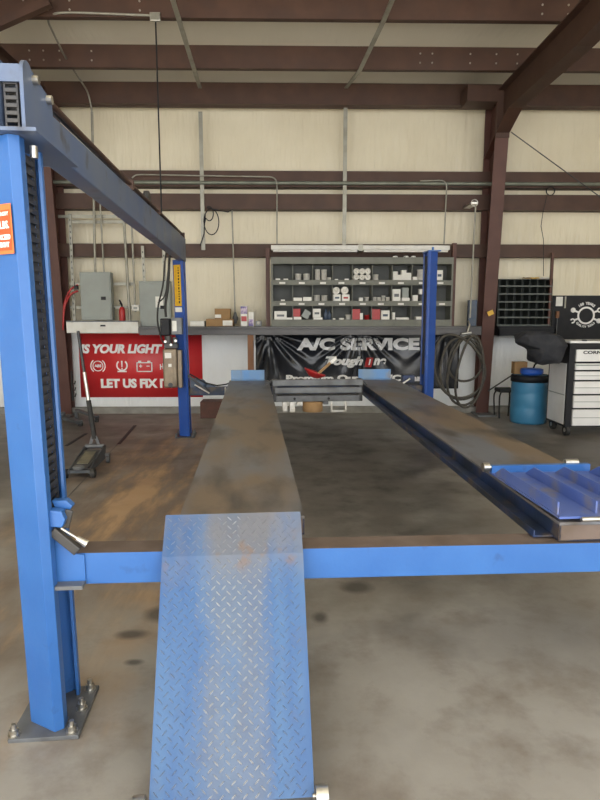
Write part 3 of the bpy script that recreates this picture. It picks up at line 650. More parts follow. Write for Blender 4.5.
def btext(s, x0, x1, r0, r1, bold=.012, shear=0., T=t, mi='lettering', Y=9.895, yo=-.004, name='lettering', hgt=None):
    b = MB(); lx0 = at(x0, 360, Y).x-T.location.x; lx1 = at(x1, 360, Y).x-T.location.x
    zc_ = (at(150, r0, Y).z+at(150, r1, Y).z)/2-T.location.z; hh = at(150, r0, Y).z-at(150, r1, Y).z
    put_text(b, s, hh*1.38, ((lx0+lx1)/2, yo, zc_), fit=lx1-lx0, bold=hh*.075, shear=shear)
    xs = [v.x for v in b.v]; zs = [v.z for v in b.v]; dx = (lx0+lx1)/2-(min(xs)+max(xs))/2; dz = zc_-(min(zs)+max(zs))/2; q = hh/(max(zs)-min(zs)) if hgt is None else 1
    b.v = [Vector((v.x+dx, v.y, (v.z+dz-zc_)*q+zc_)) for v in b.v]
    if T.name == 'black_banner': follow(b)
    return b.build(name, mi, T)
def follow(b, off=-.016):
    f_, w_, h_ = BF['black_banner']; y0_ = min(v.y for v in b.v)
    bm = bmesh.new(); vv = [bm.verts.new(v) for v in b.v]
    for f in b.f:
        try: bm.faces.new([vv[i] for i in f])
        except ValueError: pass
    bmesh.ops.triangulate(bm, faces=bm.faces[:])
    for _ in range(4):
        L_ = [e for e in bm.edges if e.calc_length() > .022]
        if L_: bmesh.ops.subdivide_edges(bm, edges=L_, cuts=1); bmesh.ops.triangulate(bm, faces=bm.faces[:])
    bm.verts.index_update(); b.v = [v.co.copy() for v in bm.verts]; b.f = [[v.index for v in f.verts] for f in bm.faces]; b.m = [0]*len(b.f); b.sm = [False]*len(b.f); bm.free()
    b.v = [Vector((v.x, f_((v.x+w_/2)/w_, max(0, min(1, v.z/h_)))+off+(v.y-y0_), v.z)) for v in b.v]
btext('IS YOUR LIGHT ON?', 81, 188, 344, 353.5, shear=.22, bold=.014)
btext('LET US FIX IT!', 100, 172, 378.5, 388, bold=.018)
# icons
def bpx(px, r, T, Y, y=-.004): p = at(px, r, Y); return (p.x-T.location.x, y, p.z-T.location.z)
b = MB(); cx, _, cz_ = bpx(98, 366, t, 9.895); icon_ring(b, cx, cz_, .088, .074); icon_ring(b, cx, cz_, .125, .108, 12, -.9, .9); icon_ring(b, cx, cz_, .125, .108, 12, math.pi-.9, math.pi+.9)
for v in (0,): put_text(b, 'ABS', .062, (cx, -.004, cz_), fit=.115, bold=.003)
b.build('brake_warning_icon', 'lettering', t)
b = MB(); cx, _, cz_ = bpx(122, 366, t, 9.895); icon_ring(b, cx, cz_+.01, .095, .072, 20, math.pi*.72, math.pi*2.28); b.box(cx-.075, cx+.075, -.007, -.004, cz_-.10, cz_-.078)
b.prism([(cx-.013, -.004, cz_+.085), (cx+.013, -.004, cz_+.085), (cx+.007, -.004, cz_-.02), (cx-.007, -.004, cz_-.02)], (0, -.003, 0)); b.box(cx-.01, cx+.01, -.007, -.004, cz_-.055, cz_-.035); b.build('tyre_warning_icon', 'lettering', t)
b = MB(); cx, _, cz_ = bpx(144.5, 366.5, t, 9.895)
for (x0, x1, z0, z1) in ((-.13, .13, .055, .072), (-.13, .13, -.09, -.073), (-.13, -.112, -.09, .072), (.112, .13, -.09, .072), (-.10, -.05, .072, .095), (.05, .10, .072, .095), (-.085, -.035, .0, .014), (-.067, -.053, -.018, .032), (.035, .085, .0, .014)):
    b.box(cx+x0, cx+x1, -.007, -.004, cz_+z0, cz_+z1)
b.build('battery_warning_icon', 'lettering', t)
b = MB(); cx, _, cz_ = bpx(168, 366.5, t, 9.895)
for (x0, x1, z0, z1) in ((-.08, .06, .045, .06), (-.08, .08, -.09, -.075), (-.09, -.075, -.04, .05), (.07, .085, -.09, .02), (-.03, .03, .075, .09), (-.008, .008, .05, .08), (-.13, -.115, -.05, .04), (-.12, -.08, -.01, .005), (.085, .12, -.04, -.025), (.11, .125, -.06, .0), (-.08, -.05, -.09, -.04)):
    b.box(cx+x0, cx+x1, -.007, -.004, cz_+z0, cz_+z1)
b.build('engine_warning_icon', 'lettering', t)

Yb = 9.885
t2, w, h, a, c = banner('black_banner', 255.5, 333.5, 458, 388.5, Yb, 'banner', 'creased glossy black banner reading A/C SERVICE below the parts cabinet', wav=.06)
btext('A/C SERVICE', 297, 419, 338, 350.5, bold=.012, T=t2, Y=Yb, yo=-.08)
btext('Tough', 325.5, 363, 356.5, 368, bold=.012, shear=.3, T=t2, Y=Yb, yo=-.075)
btext('ne', 373, 386, 358.5, 365.5, bold=.014, shear=.3, T=t2, Y=Yb, yo=-.075)
b = MB(); p = bpx(364.5, 367, t2, Yb, -.05); q = bpx(372.5, 357.5, t2, Yb, -.05)
b.prism([(p[0], -.072, p[2]), (q[0]-.02, -.072, p[2]), (q[0]+.01, -.072, q[2]), (p[0]+.03, -.072, q[2])], (0, .004, 0)); follow(b, -.015); b.build('red_patch', 'darkred', t2)
b = MB(); put_text(b, '1', .13, ((p[0]+q[0])/2+.005, -.076, (p[2]+q[2])/2), bold=.004, shear=.2); follow(b, -.021); b.build('lettering', 'lettering', t2)
btext('Premium Quality A/C Parts', 286, 432, 375, 383.5, bold=.008, T=t2, Y=Yb, yo=-.075)
for px in (258, 323, 388, 455):
    p = bpx(px, 332.5, t2, Yb, -.03); b = MB(); b.cyl((p[0], -.02, p[2]), (p[0], .0, p[2]), .018, n=10); b.build('grommet', 'bright', t2)

# ================================================================== THE LIFT
M['blue_shaded'] = mat('shaded_blue_paint', (.020, .075, .34), (.026, .09, .37), 5, rough=.34, c3=(.02, .05, .16), s3=9, lo3=.64, hi3=.8)  # darker copy of the lift blue: weaker light on the rear posts, as colour
lift = thing('four_post_lift', 'blue four-post drive-on vehicle lift raised waist-high in the middle of the shop', 'vehicle lift', (0, 0, 0), TH)
def column(name, cx, cy, h, mir=1, ladder=True, zbeam=.7):
    root = bpy.data.objects.new('post', None); C.objects.link(root); root.parent = lift; root.location = (cx, cy, 0); root.scale = (1, 1, 1)
    return root
SEC = [(.068, -.088), (.080, -.070), (.080, -.115), (.050, -.135), (-.064, -.060), (-.064, .060), (.050, .135), (.080, .115), (.080, .092), (.068, .088)]
def post(cx, cy, h, mir=1, label=None):
    b = MB(); path = [(mir*x, y) for x, y in SEC]
    if mir < 0: path = path[::-1]
    b.ribbon(path, -.006 if mir > 0 else -.006, .016, h)
    o = b.build('post', 'blue' if cy < 5 else 'blue_shaded', lift, bevel=.003); o.location = (cx, cy, 0)
    p = MB(); p.box(-.125+.01*mir, .135+.01*mir, -.16, .155, 0, .016); p.build('base_plate', 'grey_steel' if cy < 5 else 'dark_steel', o, bevel=.002)
    for (bx, by) in ((-.10, -.135), (.115, -.135), (.115, .0), (.115, .125), (-.10, .13)):
        a = MB(); X = bx*mir
        a.cyl((X, by, .016), (X, by, .022), .022, n=16); a.cyl((X, by, .022), (X, by, .042), .017, n=6); a.cyl((X, by, .042), (X, by, .062), .009, n=10)
        a.build('anchor_bolt', 'bright' if cy < 5 else 'grey_steel', o)
    l = MB(); x0 = -.052*mir
    for s in (-1, 1): l.box(x0-.006, x0+.006, s*.028-.005, s*.028+.005, .10, h-.02)
    k = 0; z = .12
    while z < h-.05: l.box(x0-.005, x0+.005, -.028, .028, z, z+.016); z += .045
    l.build('lock_ladder', 'dark_steel', o)
    return o
P1 = (-.812, 2.295); P2 = (-.892, 8.0); P3 = (2.41, 8.0); P4 = (2.41, 2.30)
po1 = post(*P1, 2.188); po2 = post(*P2, 2.30); po3 = post(*P3, 2.43, -1); po4 = post(*P4, 2.30, -1)
for k, (o, P_) in enumerate(((po1, P1), (po2, P2), (po3, P3), (po4, P4))):
    s = 1 if k < 2 else -1     # slide block riding inside the channel + front face crease
    b = MB(); b.box(.005*s-.035, .005*s+.045, -.075, .075, .52, .78); b.build('slide_block', 'blue_dirty', o)
# dark lock ladder close to the slot at the near post, seen beside the rear lip
for o, P_, s, h in ((po1, P1, 1, 2.185), (po2, P2, 1, 2.27), (po3, P3, -1, 2.4), (po4, P4, -1, 2.28)):
    l = MB(); xx = .055*s; l.box(xx-.012, xx-.009, -.02, .078, .80, h-.02)
    for yy in (-.02, .078): l.box(xx-.005, xx+.005, yy-.006, yy+.006, .80, h-.02)
    z = .80
    while z < h-.04: l.box(xx-.004, xx+.004, -.014, .072, z, z+.020); z += .034
    l.build('latch_rack', 'dark_steel', o)
# top caps
b = MB(); b.box(-.085, .085, -.14, .14, 0, .012); b.v = [v+Vector((P3[0], P3[1], 2.43)) for v in b.v]; b.cyl((P3[0], P3[1]-.05, 2.44), (P3[0], P3[1]-.05, 2.49), .015); b.build('post_cap', 'blue', lift)
b = MB(); b.box(-.085, .085, -.14, .14, 0, .012); b.v = [v+Vector((P4[0], P4[1], 2.30)) for v in b.v]; b.build('post_cap', 'blue', lift)
# overhead beam on the left posts
bx = lambda y: -.742+(y-2.2)*(-.080/5.8)
zb_ = lambda y: 2.212+(y-2.2)*.013; zt_ = lambda y: 2.345+(y-2.2)*.040
BW = .095
b = MB()
y0, y1 = 2.47, 8.08
def sect(y): X = bx(y)-.006; return [(X, y, zb_(y)), (X, y, zt_(y)), (X-BW, y, zt_(y)), (X-BW, y, zb_(y))]
A_, B_ = sect(y0), sect(y1)
b.add(A_+B_, [(0, 1, 5, 4), (1, 2, 6, 5), (2, 3, 7, 6), (3, 0, 4, 7), (4, 5, 6, 7), (3, 2, 1, 0)])
b.build('overhead_beam', 'beam_top', lift, bevel=.006)
b = MB(); b.prism([(-.93, 2.13, 2.190), (-.692, 2.13, 2.190), (-.692, 2.62, 2.190), (-.93, 2.62, 2.190)], (0, 0, .012)); b.build('beam_cap_plate', 'beam_top', lift)
def side_plate(X):
    b = MB(); pts = [(X, 2.165, 2.203), (X, 2.165, 2.385)]
    for k in range(9):
        a = math.pi-math.pi*k/8*.75; pts.append((X, 2.215+.05*math.cos(a), 2.385+.05*math.sin(a)))
    pts += [(X, 2.46, 2.385), (X, 2.47, 2.203)]; b.prism(pts, (.012, 0, 0)); return b.build('sheave_plate', 'beam_top', lift)
side_plate(-.748); side_plate(-.832)
b = MB(); b.box(-.820, -.748, 2.17, 2.18, 2.355, 2.41); b.build('end_plate', 'beam_top', lift)
for (yy, zz) in ((2.262, 2.393), (2.40, 2.375)):
    b = MB(); b.cyl((-.736, yy, zz), (-.716, yy, zz), .016, n=6); b.cyl((-.83, yy, zz), (-.736, yy, zz), .010, n=10); b.build('sheave_pin', 'bright', lift)
b = MB(); b.lathe((-.785, 2.262, 2.30), [(0, -.02), (.050, -.02), (.055, -.016), (.042, 0), (.055, .016), (.050, .02), (0, .02)], 20, axis='x'); b.build('sheave', 'dark_steel', lift)
b = MB()
for s_i in (-1, 1): b.box(-.785+s_i*.02-.003, -.785+s_i*.02+.003, 2.185, 2.195, 2.205, 2.40)
z = 2.207
while z < 2.39: b.box(-.805, -.765, 2.183, 2.197, z, z+.012); z += .024
b.build('chain', 'dark_steel', lift)
b = MB(); b.tube([(bx(2.47)-.02, 2.40, 2.405), (bx(4.3)-.02, 4.3, zt_(4.3)+.035), (bx(7.9)-.02, 7.9, zt_(7.9)+.035)], .012, 8); b.build('tie_rod', 'brown', lift)
b = MB(); b.tube([(bx(2.47)-.05, 2.36, 2.41), (bx(7.8)-.05, 7.8, zt_(7.8)+.03)], .010, 8); b.build('cable', 'dark_steel', lift)
for yy in (4.25, 5.6, 7.9):
    b = MB(); b.box(bx(yy)-.05, bx(yy)+.002, yy-.02, yy+.02, zt_(yy)-.005, zt_(yy)+.06); b.build('rod_bracket', 'brown', lift)
b = MB(); b.lathe((bx(5.5)-.05, 5.2, zt_(5.5)+.06), [(0, -.02), (.07, -.02), (.07, .02), (0, .02)], 20, axis='x'); b.build('guide_wheel', 'dark_steel', lift)
b = MB(); b.cyl((-.74, 2.24, 2.13), (-.74, 2.24, 2.17), .014, n=8); b.build('stop_bolt', 'bright', lift)
# crossbeams
def zbm(x): return .695-.012*(x+.7)
b = MB(); X0, X1 = -.775, 2.37
vs = [(x, y, zbm(x)+dz) for x in (X0, X1) for y in (2.245, 2.365) for dz in (-.125, 0)]
b.add(vs, [(0, 1, 3, 2), (4, 6, 7, 5), (0, 4, 5, 1), (2, 3, 7, 6), (0, 2, 6, 4)]); b.add(vs, [(1, 5, 7, 3)], 1)
xb = b.build('crossbeam', ['blue', 'rust_top'], lift, bevel=.004)
b = MB(); b.box(-.86, 2.33, 7.97, 8.07, .545, .655); b.build('crossbeam', ['blue_dirty'], lift, bevel=.004)
# lock mechanism at the near post
b = MB(); b.prism([(-.785, 2.19, .573), (-.640, 2.19, .573), (-.640, 2.19, .588), (-.785, 2.19, .588)], (0, .06, 0)); b.build('guide_shoe', 'grey_steel', lift)
b = MB(); b.prism([(-.775, 2.20, .82), (-.705, 2.20, .812), (-.692, 2.20, .842), (-.705, 2.20, .875), (-.775, 2.20, .885)], (0, .04, 0)); b.prism([(-.735, 2.25, .855), (-.70, 2.25, .85), (-.678, 2.25, .878), (-.70, 2.25, .902), (-.755, 2.25, .902)], (0, .04, 0)); b.build('latch_housing', 'blue', lift, bevel=.004)
b = MB(); b.bar((-.745, 2.215, .80), (-.655, 2.215, .715), .03, .035); b.bar((-.705, 2.235, .80), (-.685, 2.235, .87), .012, .03); b.build('latch_dog', 'dark_steel', lift, bevel=.004)
b = MB(); b.cyl((-.705, 2.19, .815), (-.635, 2.19, .765), .005, n=8); b.cyl((-.65, 2.19, .775), (-.615, 2.19, .752), .010, .015, n=12); b.build('latch_pin', 'bright', lift)
b = MB(); b.prism([(-.775, 2.235, .60), (-.73, 2.235, .575), (-.64, 2.235, .575), (-.64, 2.235, .69), (-.69, 2.235, .70), (-.735, 2.235, .79), (-.775, 2.235, .79)], (0, .008, 0)); b.build('gusset', 'blue', lift)
# runways
def runway(xn, xf, yn, yf, zn, zf, inner=1):
    w = .512; t = MB(); ln = lambda y: (y-yn)/(yf-yn)
    def pt(y, dx, dz): k = ln(y); return (xn+(xf-xn)*k+dx, y, zn+(zf-zn)*k+dz)
    b = MB()
    b.prism([pt(yn, 0, -.012), pt(yn, w, -.012), pt(yf, w, -.012), pt(yf, 0, -.012)], (0, 0, .012))
    o = b.build('runway', 'deck', lift)
    s = MB()
    for dx in (.0, w-.008):
        s.prism([pt(yn, dx, -.080), pt(yn, dx+.008, -.080), pt(yf, dx+.008, -.080), pt(yf, dx, -.080)], (0, 0, .068))
    s.prism([pt(yn, 0, -.080), pt(yn, w, -.080), pt(yf, w, -.080), pt(yf, 0, -.080)], (0, 0, .006))
    s.build('side_channel', 'blue_dirty', o)
    e_ = MB(); e_.prism([pt(yn, 0, -.079), pt(yn, w, -.079), pt(yn, w, -.013), pt(yn, 0, -.013)], (0, .006, 0)); e_.build('end_plate', 'rust_top', o)
    if inner < 0: return o
    g = MB(); d0, d1 = (-.085, -.001) if inner > 0 else (w+.001, w+.05)
    g.prism([pt(yn+.05, d0, -.078), pt(yn+.05, d1, -.078), pt(yf-.1, d1, -.078), pt(yf-.1, d0, -.078)], (0, 0, .008))
    e = d0 if inner > 0 else d1-.006
    g.prism([pt(yn+.05, e, -.070), pt(yn+.05, e+.006, -.070), pt(yf-.1, e+.006, -.070), pt(yf-.1, e, -.070)], (0, 0, .022))
    g.build('jack_rail', 'blue_dirty', o)
    return o
rl = runway(-.300, -.285, 2.372, 7.93, .775, .748, -1)
rr = runway(1.245, 1.415, 2.255, 7.93, .757, .748, 1)
rr.data.materials[0] = M['deck']
for dx, z, src in ((-.285, .748, 'left'), (1.415, .748, 'right')):
    b = MB(); b.box(dx+.02, dx+.46, 7.93, 7.945, z, z+.135); b.box(dx+.02, dx+.46, 7.88, 7.93, z, z+.012); b.build('wheel_stop', M['beam_top'] if False else 'stop_blue' if 'stop_blue' in M else 'ramp_blue', lift, bevel=.003)
# near ramp with raised tread pattern
def ramp_part(p0, p1, x0, x1, first):
    p0, p1 = Vector(p0), Vector(p1); d = (p1-p0); L_ = d.length; d.normalize(); nrm = Vector((1, 0, 0)).cross(d).normalized()
    if nrm.y > 0: nrm = -nrm
    b = MB()
    vs = [Vector((x, 0, 0))+q+nrm*k for x in (x0, x1) for q in (p0, p1) for k in (0, -.009)]
    b.add(vs, [(0, 2, 6, 4), (1, 5, 7, 3), (0, 4, 5, 1), (2, 3, 7, 6), (0, 1, 3, 2), (4, 6, 7, 5)], 0)
    p_ = .0275; K = int((L_+x1-x0)/p_)+2
    for i in range(-K, K+1):
        for j in range(-K, K+1):
            X = x0+(i-j)*p_*.7071; Yq = (i+j)*p_*.7071+.004
            if not (x0+.012 < X < x1-.012 and .012 < Yq < L_-.010): continue
            s = 1 if (i+j) % 2 else -1; c_ = p0+d*Yq+Vector((X, 0, 0)); u = (Vector((s*1, 0, 0))+d).normalized(); v = u.cross(nrm).normalized()
            hl, hw, ht = .0128, .0027, .0024
            q = [c_-u*hl, c_-u*hl*.5+v*hw, c_+u*hl*.5+v*hw, c_+u*hl, c_+u*hl*.5-v*hw, c_-u*hl*.5-v*hw]
            tpp = [c_-u*hl*.7+nrm*ht, c_+u*hl*.7+nrm*ht]
            b.add(q+tpp, [(0, 1, 6), (1, 2, 7, 6), (2, 3, 7), (3, 4, 7), (4, 5, 6, 7), (5, 0, 6)], 1)
    return b
def wearmat():
    m = M['ramp_blue'];
    return m
ra_ = ramp_part((0, 2.335, .806), (0, 2.205, .685), -.345, .192, True)
rb2 = ramp_part((0, 2.205, .685), (0, 1.765, .022), -.345, .192, False)
rb2.v += []
o_ = len(ra_.v); ra_.v += rb2.v; ra_.f += [[i+o_ for i in f] for f in rb2.f]; ra_.m += rb2.m; ra_.sm += rb2.sm
rp = ra_.build('ramp', ['ramp', 'ramptread'], lift)
tag(rp, 'lowered blue tread-plate ramp')
b = MB(); b.cyl((-.34, 2.352, .785), (.187, 2.352, .785), .010, n=10); b.build('hinge_pin', 'dark_steel', lift)
for X in (-.375, .215):
    b = MB(); b.cyl((X-.02, 1.755, .035), (X+.02, 1.755, .035), .033, n=20); b.cyl((min(X, X+.03*(1 if X < 0 else -1)), 1.755, .035), (max(X, X+.03*(1 if X < 0 else -1)), 1.755, .035), .008, n=8); b.build('ramp_roller', 'bright', lift)
# right ramp folded back upside down on the runway
rf = MB(); fx0, fx1, fy0, fy1, fz = 1.245, 1.78, 2.26, 2.985, .788
rf.box(fx0, fx1, fy0, fy1, fz-.018, fz-.008)
M['blue_fold'] = mat('faded_violet_blue_paint', (.075, .13, .40), (.11, .16, .40), 5, rough=.45, c3=(.20, .19, .22), s3=7, lo3=.56, hi3=.74); fo = rf.build('ramp', 'blue_fold', lift); fo.name = 'ramp'; tag(fo, 'folded blue ramp lying underside up')
for X in (fx0+.005, fx0+.17, fx0+.33, fx1-.02):
    b = MB(); b.prism([(X, fy0+.03, fz-.008), (X, fy0+.03, fz+.045), (X, fy1-.14, fz+.045), (X, fy1-.05, fz-.008)], (.008, 0, 0)); b.build('rib', 'blue_fold', fo)
b = MB(); b.box(fx0, fx1, fy1-.03, fy1, fz-.008, fz+.028); b.build('end_lip', 'blue', fo)
b = MB(); b.cyl((fx0-.045, fy1-.02, fz+.02), (fx0-.012, fy1-.02, fz+.02), .024, n=18); b.cyl((fx0-.012, fy1-.02, fz+.02), (fx0+.02, fy1-.02, fz+.02), .008, n=8); b.build('ramp_roller', 'bright', fo)
b = MB(); b.cyl((fx1-.12, fy1+.01, fz+.03), (fx1-.05, fy1+.01, fz+.03), .018, n=14); b.build('hinge_tube', 'bright', fo)
b = MB(); b.cyl((1.33, 2.245, .772), (1.79, 2.245, .772), .010, n=10); b.build('hinge_pin', 'bright', fo)
for o in (po1, po2): o.rotation_euler = (0, R(-.86), 0) if o is po1 else (0, R(-.75), 0)
# stickers on the near post
def face_m(cx, cy, s=1):      # matrix of the broad slanted front face (B -> A edge), origin at its outer edge
    A2 = Vector((-.064, -.060, 0)); B2 = Vector((.050, -.135, 0)); d = (B2-A2).normalized(); nn = Vector((d.y, -d.x, 0))
    return Vector((cx, cy, 0))+A2, d, nn
O_, d_, n_ = face_m(*P1)
lean = lambda v: v+Vector((-(.0150 if v.y < 5 else .0131)*v.z, 0, 0))
def on_face(parent, O, d, nn, u0, u1, z0, z1, off, m_, name):
    b = MB(); p = [O+d*u+nn*off+Vector((0, 0, z)) for u, z in ((u0, z0), (u1, z0), (u1, z1), (u0, z1))]; p = [lean(v) for v in p]; b.prism(p, nn*.0008); o = b.build(name, m_, lift); return o
zs0 = LW(0, 0)[2]
s1 = on_face(lift, O_, d_, n_, -.01, .134, 1.800, 1.965, .0015+.006, 'orangebright', 'capacity_sticker')
s2 = on_face(lift, O_, d_, n_, -.01, .127, 1.812, 1.945, .0026+.006, 'orange', 'sticker_panel')
def face_text(s, u, z, size, fit=None):
    b = MB(); vs, fs = text_mesh(s, size, bold=.0012, align='RIGHT', extrude=.0003)
    if fit: ww = max(v.x for v in vs)-min(v.x for v in vs); vs = [Vector((v.x*fit/ww, v.y, v.z)) for v in vs]
    b.add([lean(O_+d_*(u+v.x)+n_*(.0105+v.z)+Vector((0, 0, z+v.y))) for v in vs], fs); b.build('sticker_lettering', 'lettering', lift)
face_text('CAPACITY', .120, 1.932, .015, .07); face_text('0 LBS.', .122, 1.895, .034, .072)
face_text('T EXCEED', .124, 1.855, .022, .085); face_text('WEIGHT', .115, 1.830, .022, .068)
# yellow sticker on far left post
O2, d2, n2 = face_m(*P2)
on_face(lift, O2, d2, n2, .02, .13, 1.715, 2.235, .0075, 'yellow', 'warning_sticker'); on_face(lift, O2, d2, n2, .02, .13, 1.64, 1.70, .0075, 'paper', 'white_sticker')
b = MB(); kk = 0; zz = 1.75
while zz < 2.20:
    hh_ = random.uniform(.012, .035); p = [lean(O2+d2*u+n2*.009+Vector((0, 0, z))) for u, z in ((.085, zz), (.105, zz), (.105, zz+hh_), (.085, zz+hh_))]; b.prism(p, n2*.0006); zz += hh_+.015
b.build('sticker_marks', 'black', lift)
# power unit on the far left post
pu = thing('power_unit', 'x', 'x'); pu.parent = lift; pu.location = (-.985, 7.80, .68)
for k in ('label', 'category'): del pu[k]
b = MB(); b.box(-.13, .05, -.09, .07, 0, .50); b.build('oil_tank', 'tan', pu, bevel=.025, seg=3)
b = MB(); b.box(-.04, -.0, -.098, -.09, .05, .46); b.build('tank_seam', 'tan', pu, bevel=.003)
b = MB(); b.box(-.10, -.02, -.1005, -.0985+.003, .38, .45); b.box(-.06, -.02, -.1005, -.0985+.003, .27, .31); b.build('label', 'paper', pu)
b = MB(); b.cyl((-.04, -.10, .04), (-.04, -.09, .04), .03, n=16); b.build('drain_plug', 'dark_steel', pu)
b = MB(); b.box(.055, .105, -.07, .05, .0, .48); b.build('mounting_bracket', 'tan', pu, bevel=.004)
b = MB(); b.box(-.11, .06, -.07, .05, .505, .56); b.cyl((-.06, -.03, .56), (-.06, -.03, .66), .045, n=20); b.cyl((.02, -.03, .56), (.02, -.03, .64), .03, n=16); b.build('pump_block', 'dark_steel', pu, bevel=.004)
b = MB(); b.box(-.15, -.03, -.08, .06, .665, .88); b.build('motor_housing', 'black', pu, bevel=.015)
b = MB(); b.box(-.01, .12, -.08, .05, .68, .89); b.build('control_box', 'grey_steel', pu, bevel=.006)
b = MB(); b.box(.0, .055, -.083, -.080, .72, .85); b.build('control_label', 'paper', pu)
for (x, z) in ((-.09, .59), (.04, .60), (-.02, .55)):
    b = MB(); b.cyl((x, -.10, z), (x, -.06, z), .016, n=10); b.build('fitting', 'bright', pu)
# hoses beside the far left post
def hose(pts, r, nm, lab, m_='rubber'):
    return lay(nm, lab, 'hose' if 'hose' in nm else 'cable', bend(pts, 5, .45), r, m_, 8)
hb = MB()
hp = lambda x, y, Y=7.74: at(x, y, Y)
hose([hp(171, 243), hp(169, 262), hp(168.5, 285), hp(165, 306), hp(166, 317)], .016, 'hydraulic_hose', 'thick black hose hanging from the overhead beam to the power unit')
hose([hp(168, 243), hp(164.5, 262), hp(163.5, 285), hp(158, 305), hp(157, 322), hp(162, 342), hp(167, 345)], .011, 'hydraulic_hose', 'thinner black hose looping out left of the power unit')
hose([hp(158, 303), hp(166, 296), hp(168, 270), hp(172, 246)], .009, 'power_cable', 'thin black cable crossing behind the hoses by the power unit')
# drop cord and conduit from the roof
jb = at(155.5, 17.5, 7.42)
t = thing('junction_box', 'small metal junction box under the front roof beam', 'junction box', jb)
b = MB(); b.box(-.06, .06, -.03, .0, -.045, .045); b.build('box', 'bright', t, bevel=.004); b = MB(); b.box(-.05, .05, -.033, -.03, -.035, .035); b.build('cover', 'galv', t)
zt_end = 2.62
lay('drop_cord', 'thin black cord hanging straight down from the roof junction box', 'cord', [jb+Vector((0, 0, -.05)), Vector((jb.x, jb.y, zt_end))], .009, 'black', 8)
lay('conduit', 'long grey conduit curving from the roof junction box down the back wall', 'conduit',
    bend([at(151, 15.5, 7.42), at(74, 12.5, 7.42), at(54, 13, 7.42), at(47, 20, 7.6), at(64, 55, 8.5), at(88, 92, 9.55), at(92, 110, 9.6), at(92.4, 130, 9.62)], 4, .4), .013, 'galv')
# bridge jack between the runways
bj = thing('bridge_jack', 'grey rolling bridge jack spanning between the lift runways at their far end', 'jack', LW(0, 6.95, 0), TH)
def jbar(x0, x1, y, r0, r1, d, m_='grey_steel', nm='beam'):
    z1 = at(300, r0, y).z; z0 = at(300, r1, y).z; b = MB(); b.box(x0, x1, y-6.95, y-6.95+d, z0, z1); return b.build(nm, m_, bj, bevel=.004)
jbar(.245, 1.30, 6.88, 380, 386, .06, 'grey_steel'); jbar(.27, 1.28, 6.85, 388, 393.5, .05, 'grey_steel'); jbar(.28, 1.27, 6.90, 396, 402, .18, 'grey_steel')
jbar(.25, .30, 6.90, 380, 402, .14, 'dark_steel', 'end_bracket'); jbar(1.25, 1.30, 6.90, 380, 402, .14, 'dark_steel', 'end_bracket')
zl = at(300, 402, 6.9).z
for (x0, x1, dz, m_) in ((.36, .42, .12, 'bright'), (.445, .51, .13, 'bright'), (.53, .60, .05, 'bright'), (.84, .90, .04, 'grey_steel')):
    b = MB(); b.box(x0, x1, -.02, .08, zl-dz, zl-.002); b.build('slide_pad', m_, bj, bevel=.005)
b = MB(); b.lathe((.72, .03, zl-.125), [(0, 0), (.115, 0), (.12, .01), (.12, .11), (.10, .123), (0, .123)], 24); b.build('cylinder', M['cardboard'], bj)
b = MB(); b.box(.93, .95, -.02, .0, zl-.13, zl-.002); b.box(.93, 1.12, -.02, .0, zl-.13, zl-.11); b.box(1.10, 1.12, -.02, .0, zl-.13, zl-.002); b.build('frame_loop', 'bright', bj)
for X in (.5, .9): b = MB(); b.cyl((X, -.06, at(300, 399, 6.9).z), (X, -.05, at(300, 399, 6.9).z), .015, n=10); b.build('bolt', 'black', bj)
b = MB(); b.bar((.25, .02, .845), (.16, .02, .80), .03, .02); b.bar((1.30, .02, .845), (1.36, .02, .78), .03, .02); b.build('hook_arm', 'dark_steel', bj)
# red funnel sticking above the jack
ft = thing('oil_funnel', 'red funnel tool with pale handle lying on top of the bridge jack', 'funnel', LW(.72, 6.93, at(300, 380, 6.88).z), TH)
b = MB(); b.lathe((0, 0, 0), [(.02, 0), (.055, .005), (.13, .06), (.135, .075), (.12, .07), (.045, .012), (.0, .01)], 20); 
b.v = [Matrix.Rotation(R(20), 3, 'Y') @ v+Vector((0, 0, .02)) for v in b.v]; b.build('bowl', 'darkred', ft)
b = MB(); b.bar((.02, 0, .03), (.20, 0, .19), .028, .03); b.build('handle', 'cardboard', ft, bevel=.006); b = MB(); b.bar((.20, 0, .19), (.27, 0, .25), .05, .05); b.build('tip', 'paper', ft, bevel=.015)
# small blue lock and white rod at far right post: part of the lift
b = MB(); b.box(2.03, 2.20, 7.90, 8.0, .70, .80); b.build('latch_housing', 'blue_dirty', lift, bevel=.01)
b = MB(); b.cyl((2.0, 7.85, .68), (2.12, 7.85, .76), .014, n=10); b.build('latch_pin', 'bright', lift)

# ================================================================== FLOOR JACK
fj_o = atz(83, 477, 0); jdir = (atz(103, 447, 0)-fj_o)
FJ = thing('floor_jack', 'black low-profile floor jack with upright handle on the stained floor', 'floor jack', (-2.085, 5.83, 0), R(3))
b = MB()
for s in (-1, 1):
    b.prism([(s*.10-.006, -.02, .045), (s*.10-.006, .60, .05), (s*.10-.006, .66, .19), (s*.10-.006, .56, .20), (s*.10-.006, .10, .10), (s*.10-.006, -.02, .08)], (.012, 0, 0))
b.box(-.10, .10, .0, .03, .045, .075); b.box(-.10, .10, .5, .53, .06, .16); b.build('frame', 'jackmetal', FJ)
b = MB(); b.prism([(-.085, .02, .082), (.085, .02, .082), (.085, .5, .158), (-.085, .5, .158)], (0, 0, .012)); b.build('cover_plate', 'dark_steel', FJ)
b = MB(); b.prism([(-.055, .12, .111), (.055, .12, .111), (.055, .44, .161), (-.055, .44, .161)], (0, 0, .006)); tag(b.build('inset_plate', mat('dull_brass_plate', (.22, .20, .13), (.12, .11, .08), 8, rough=.4), FJ), 'dull yellowish plate')
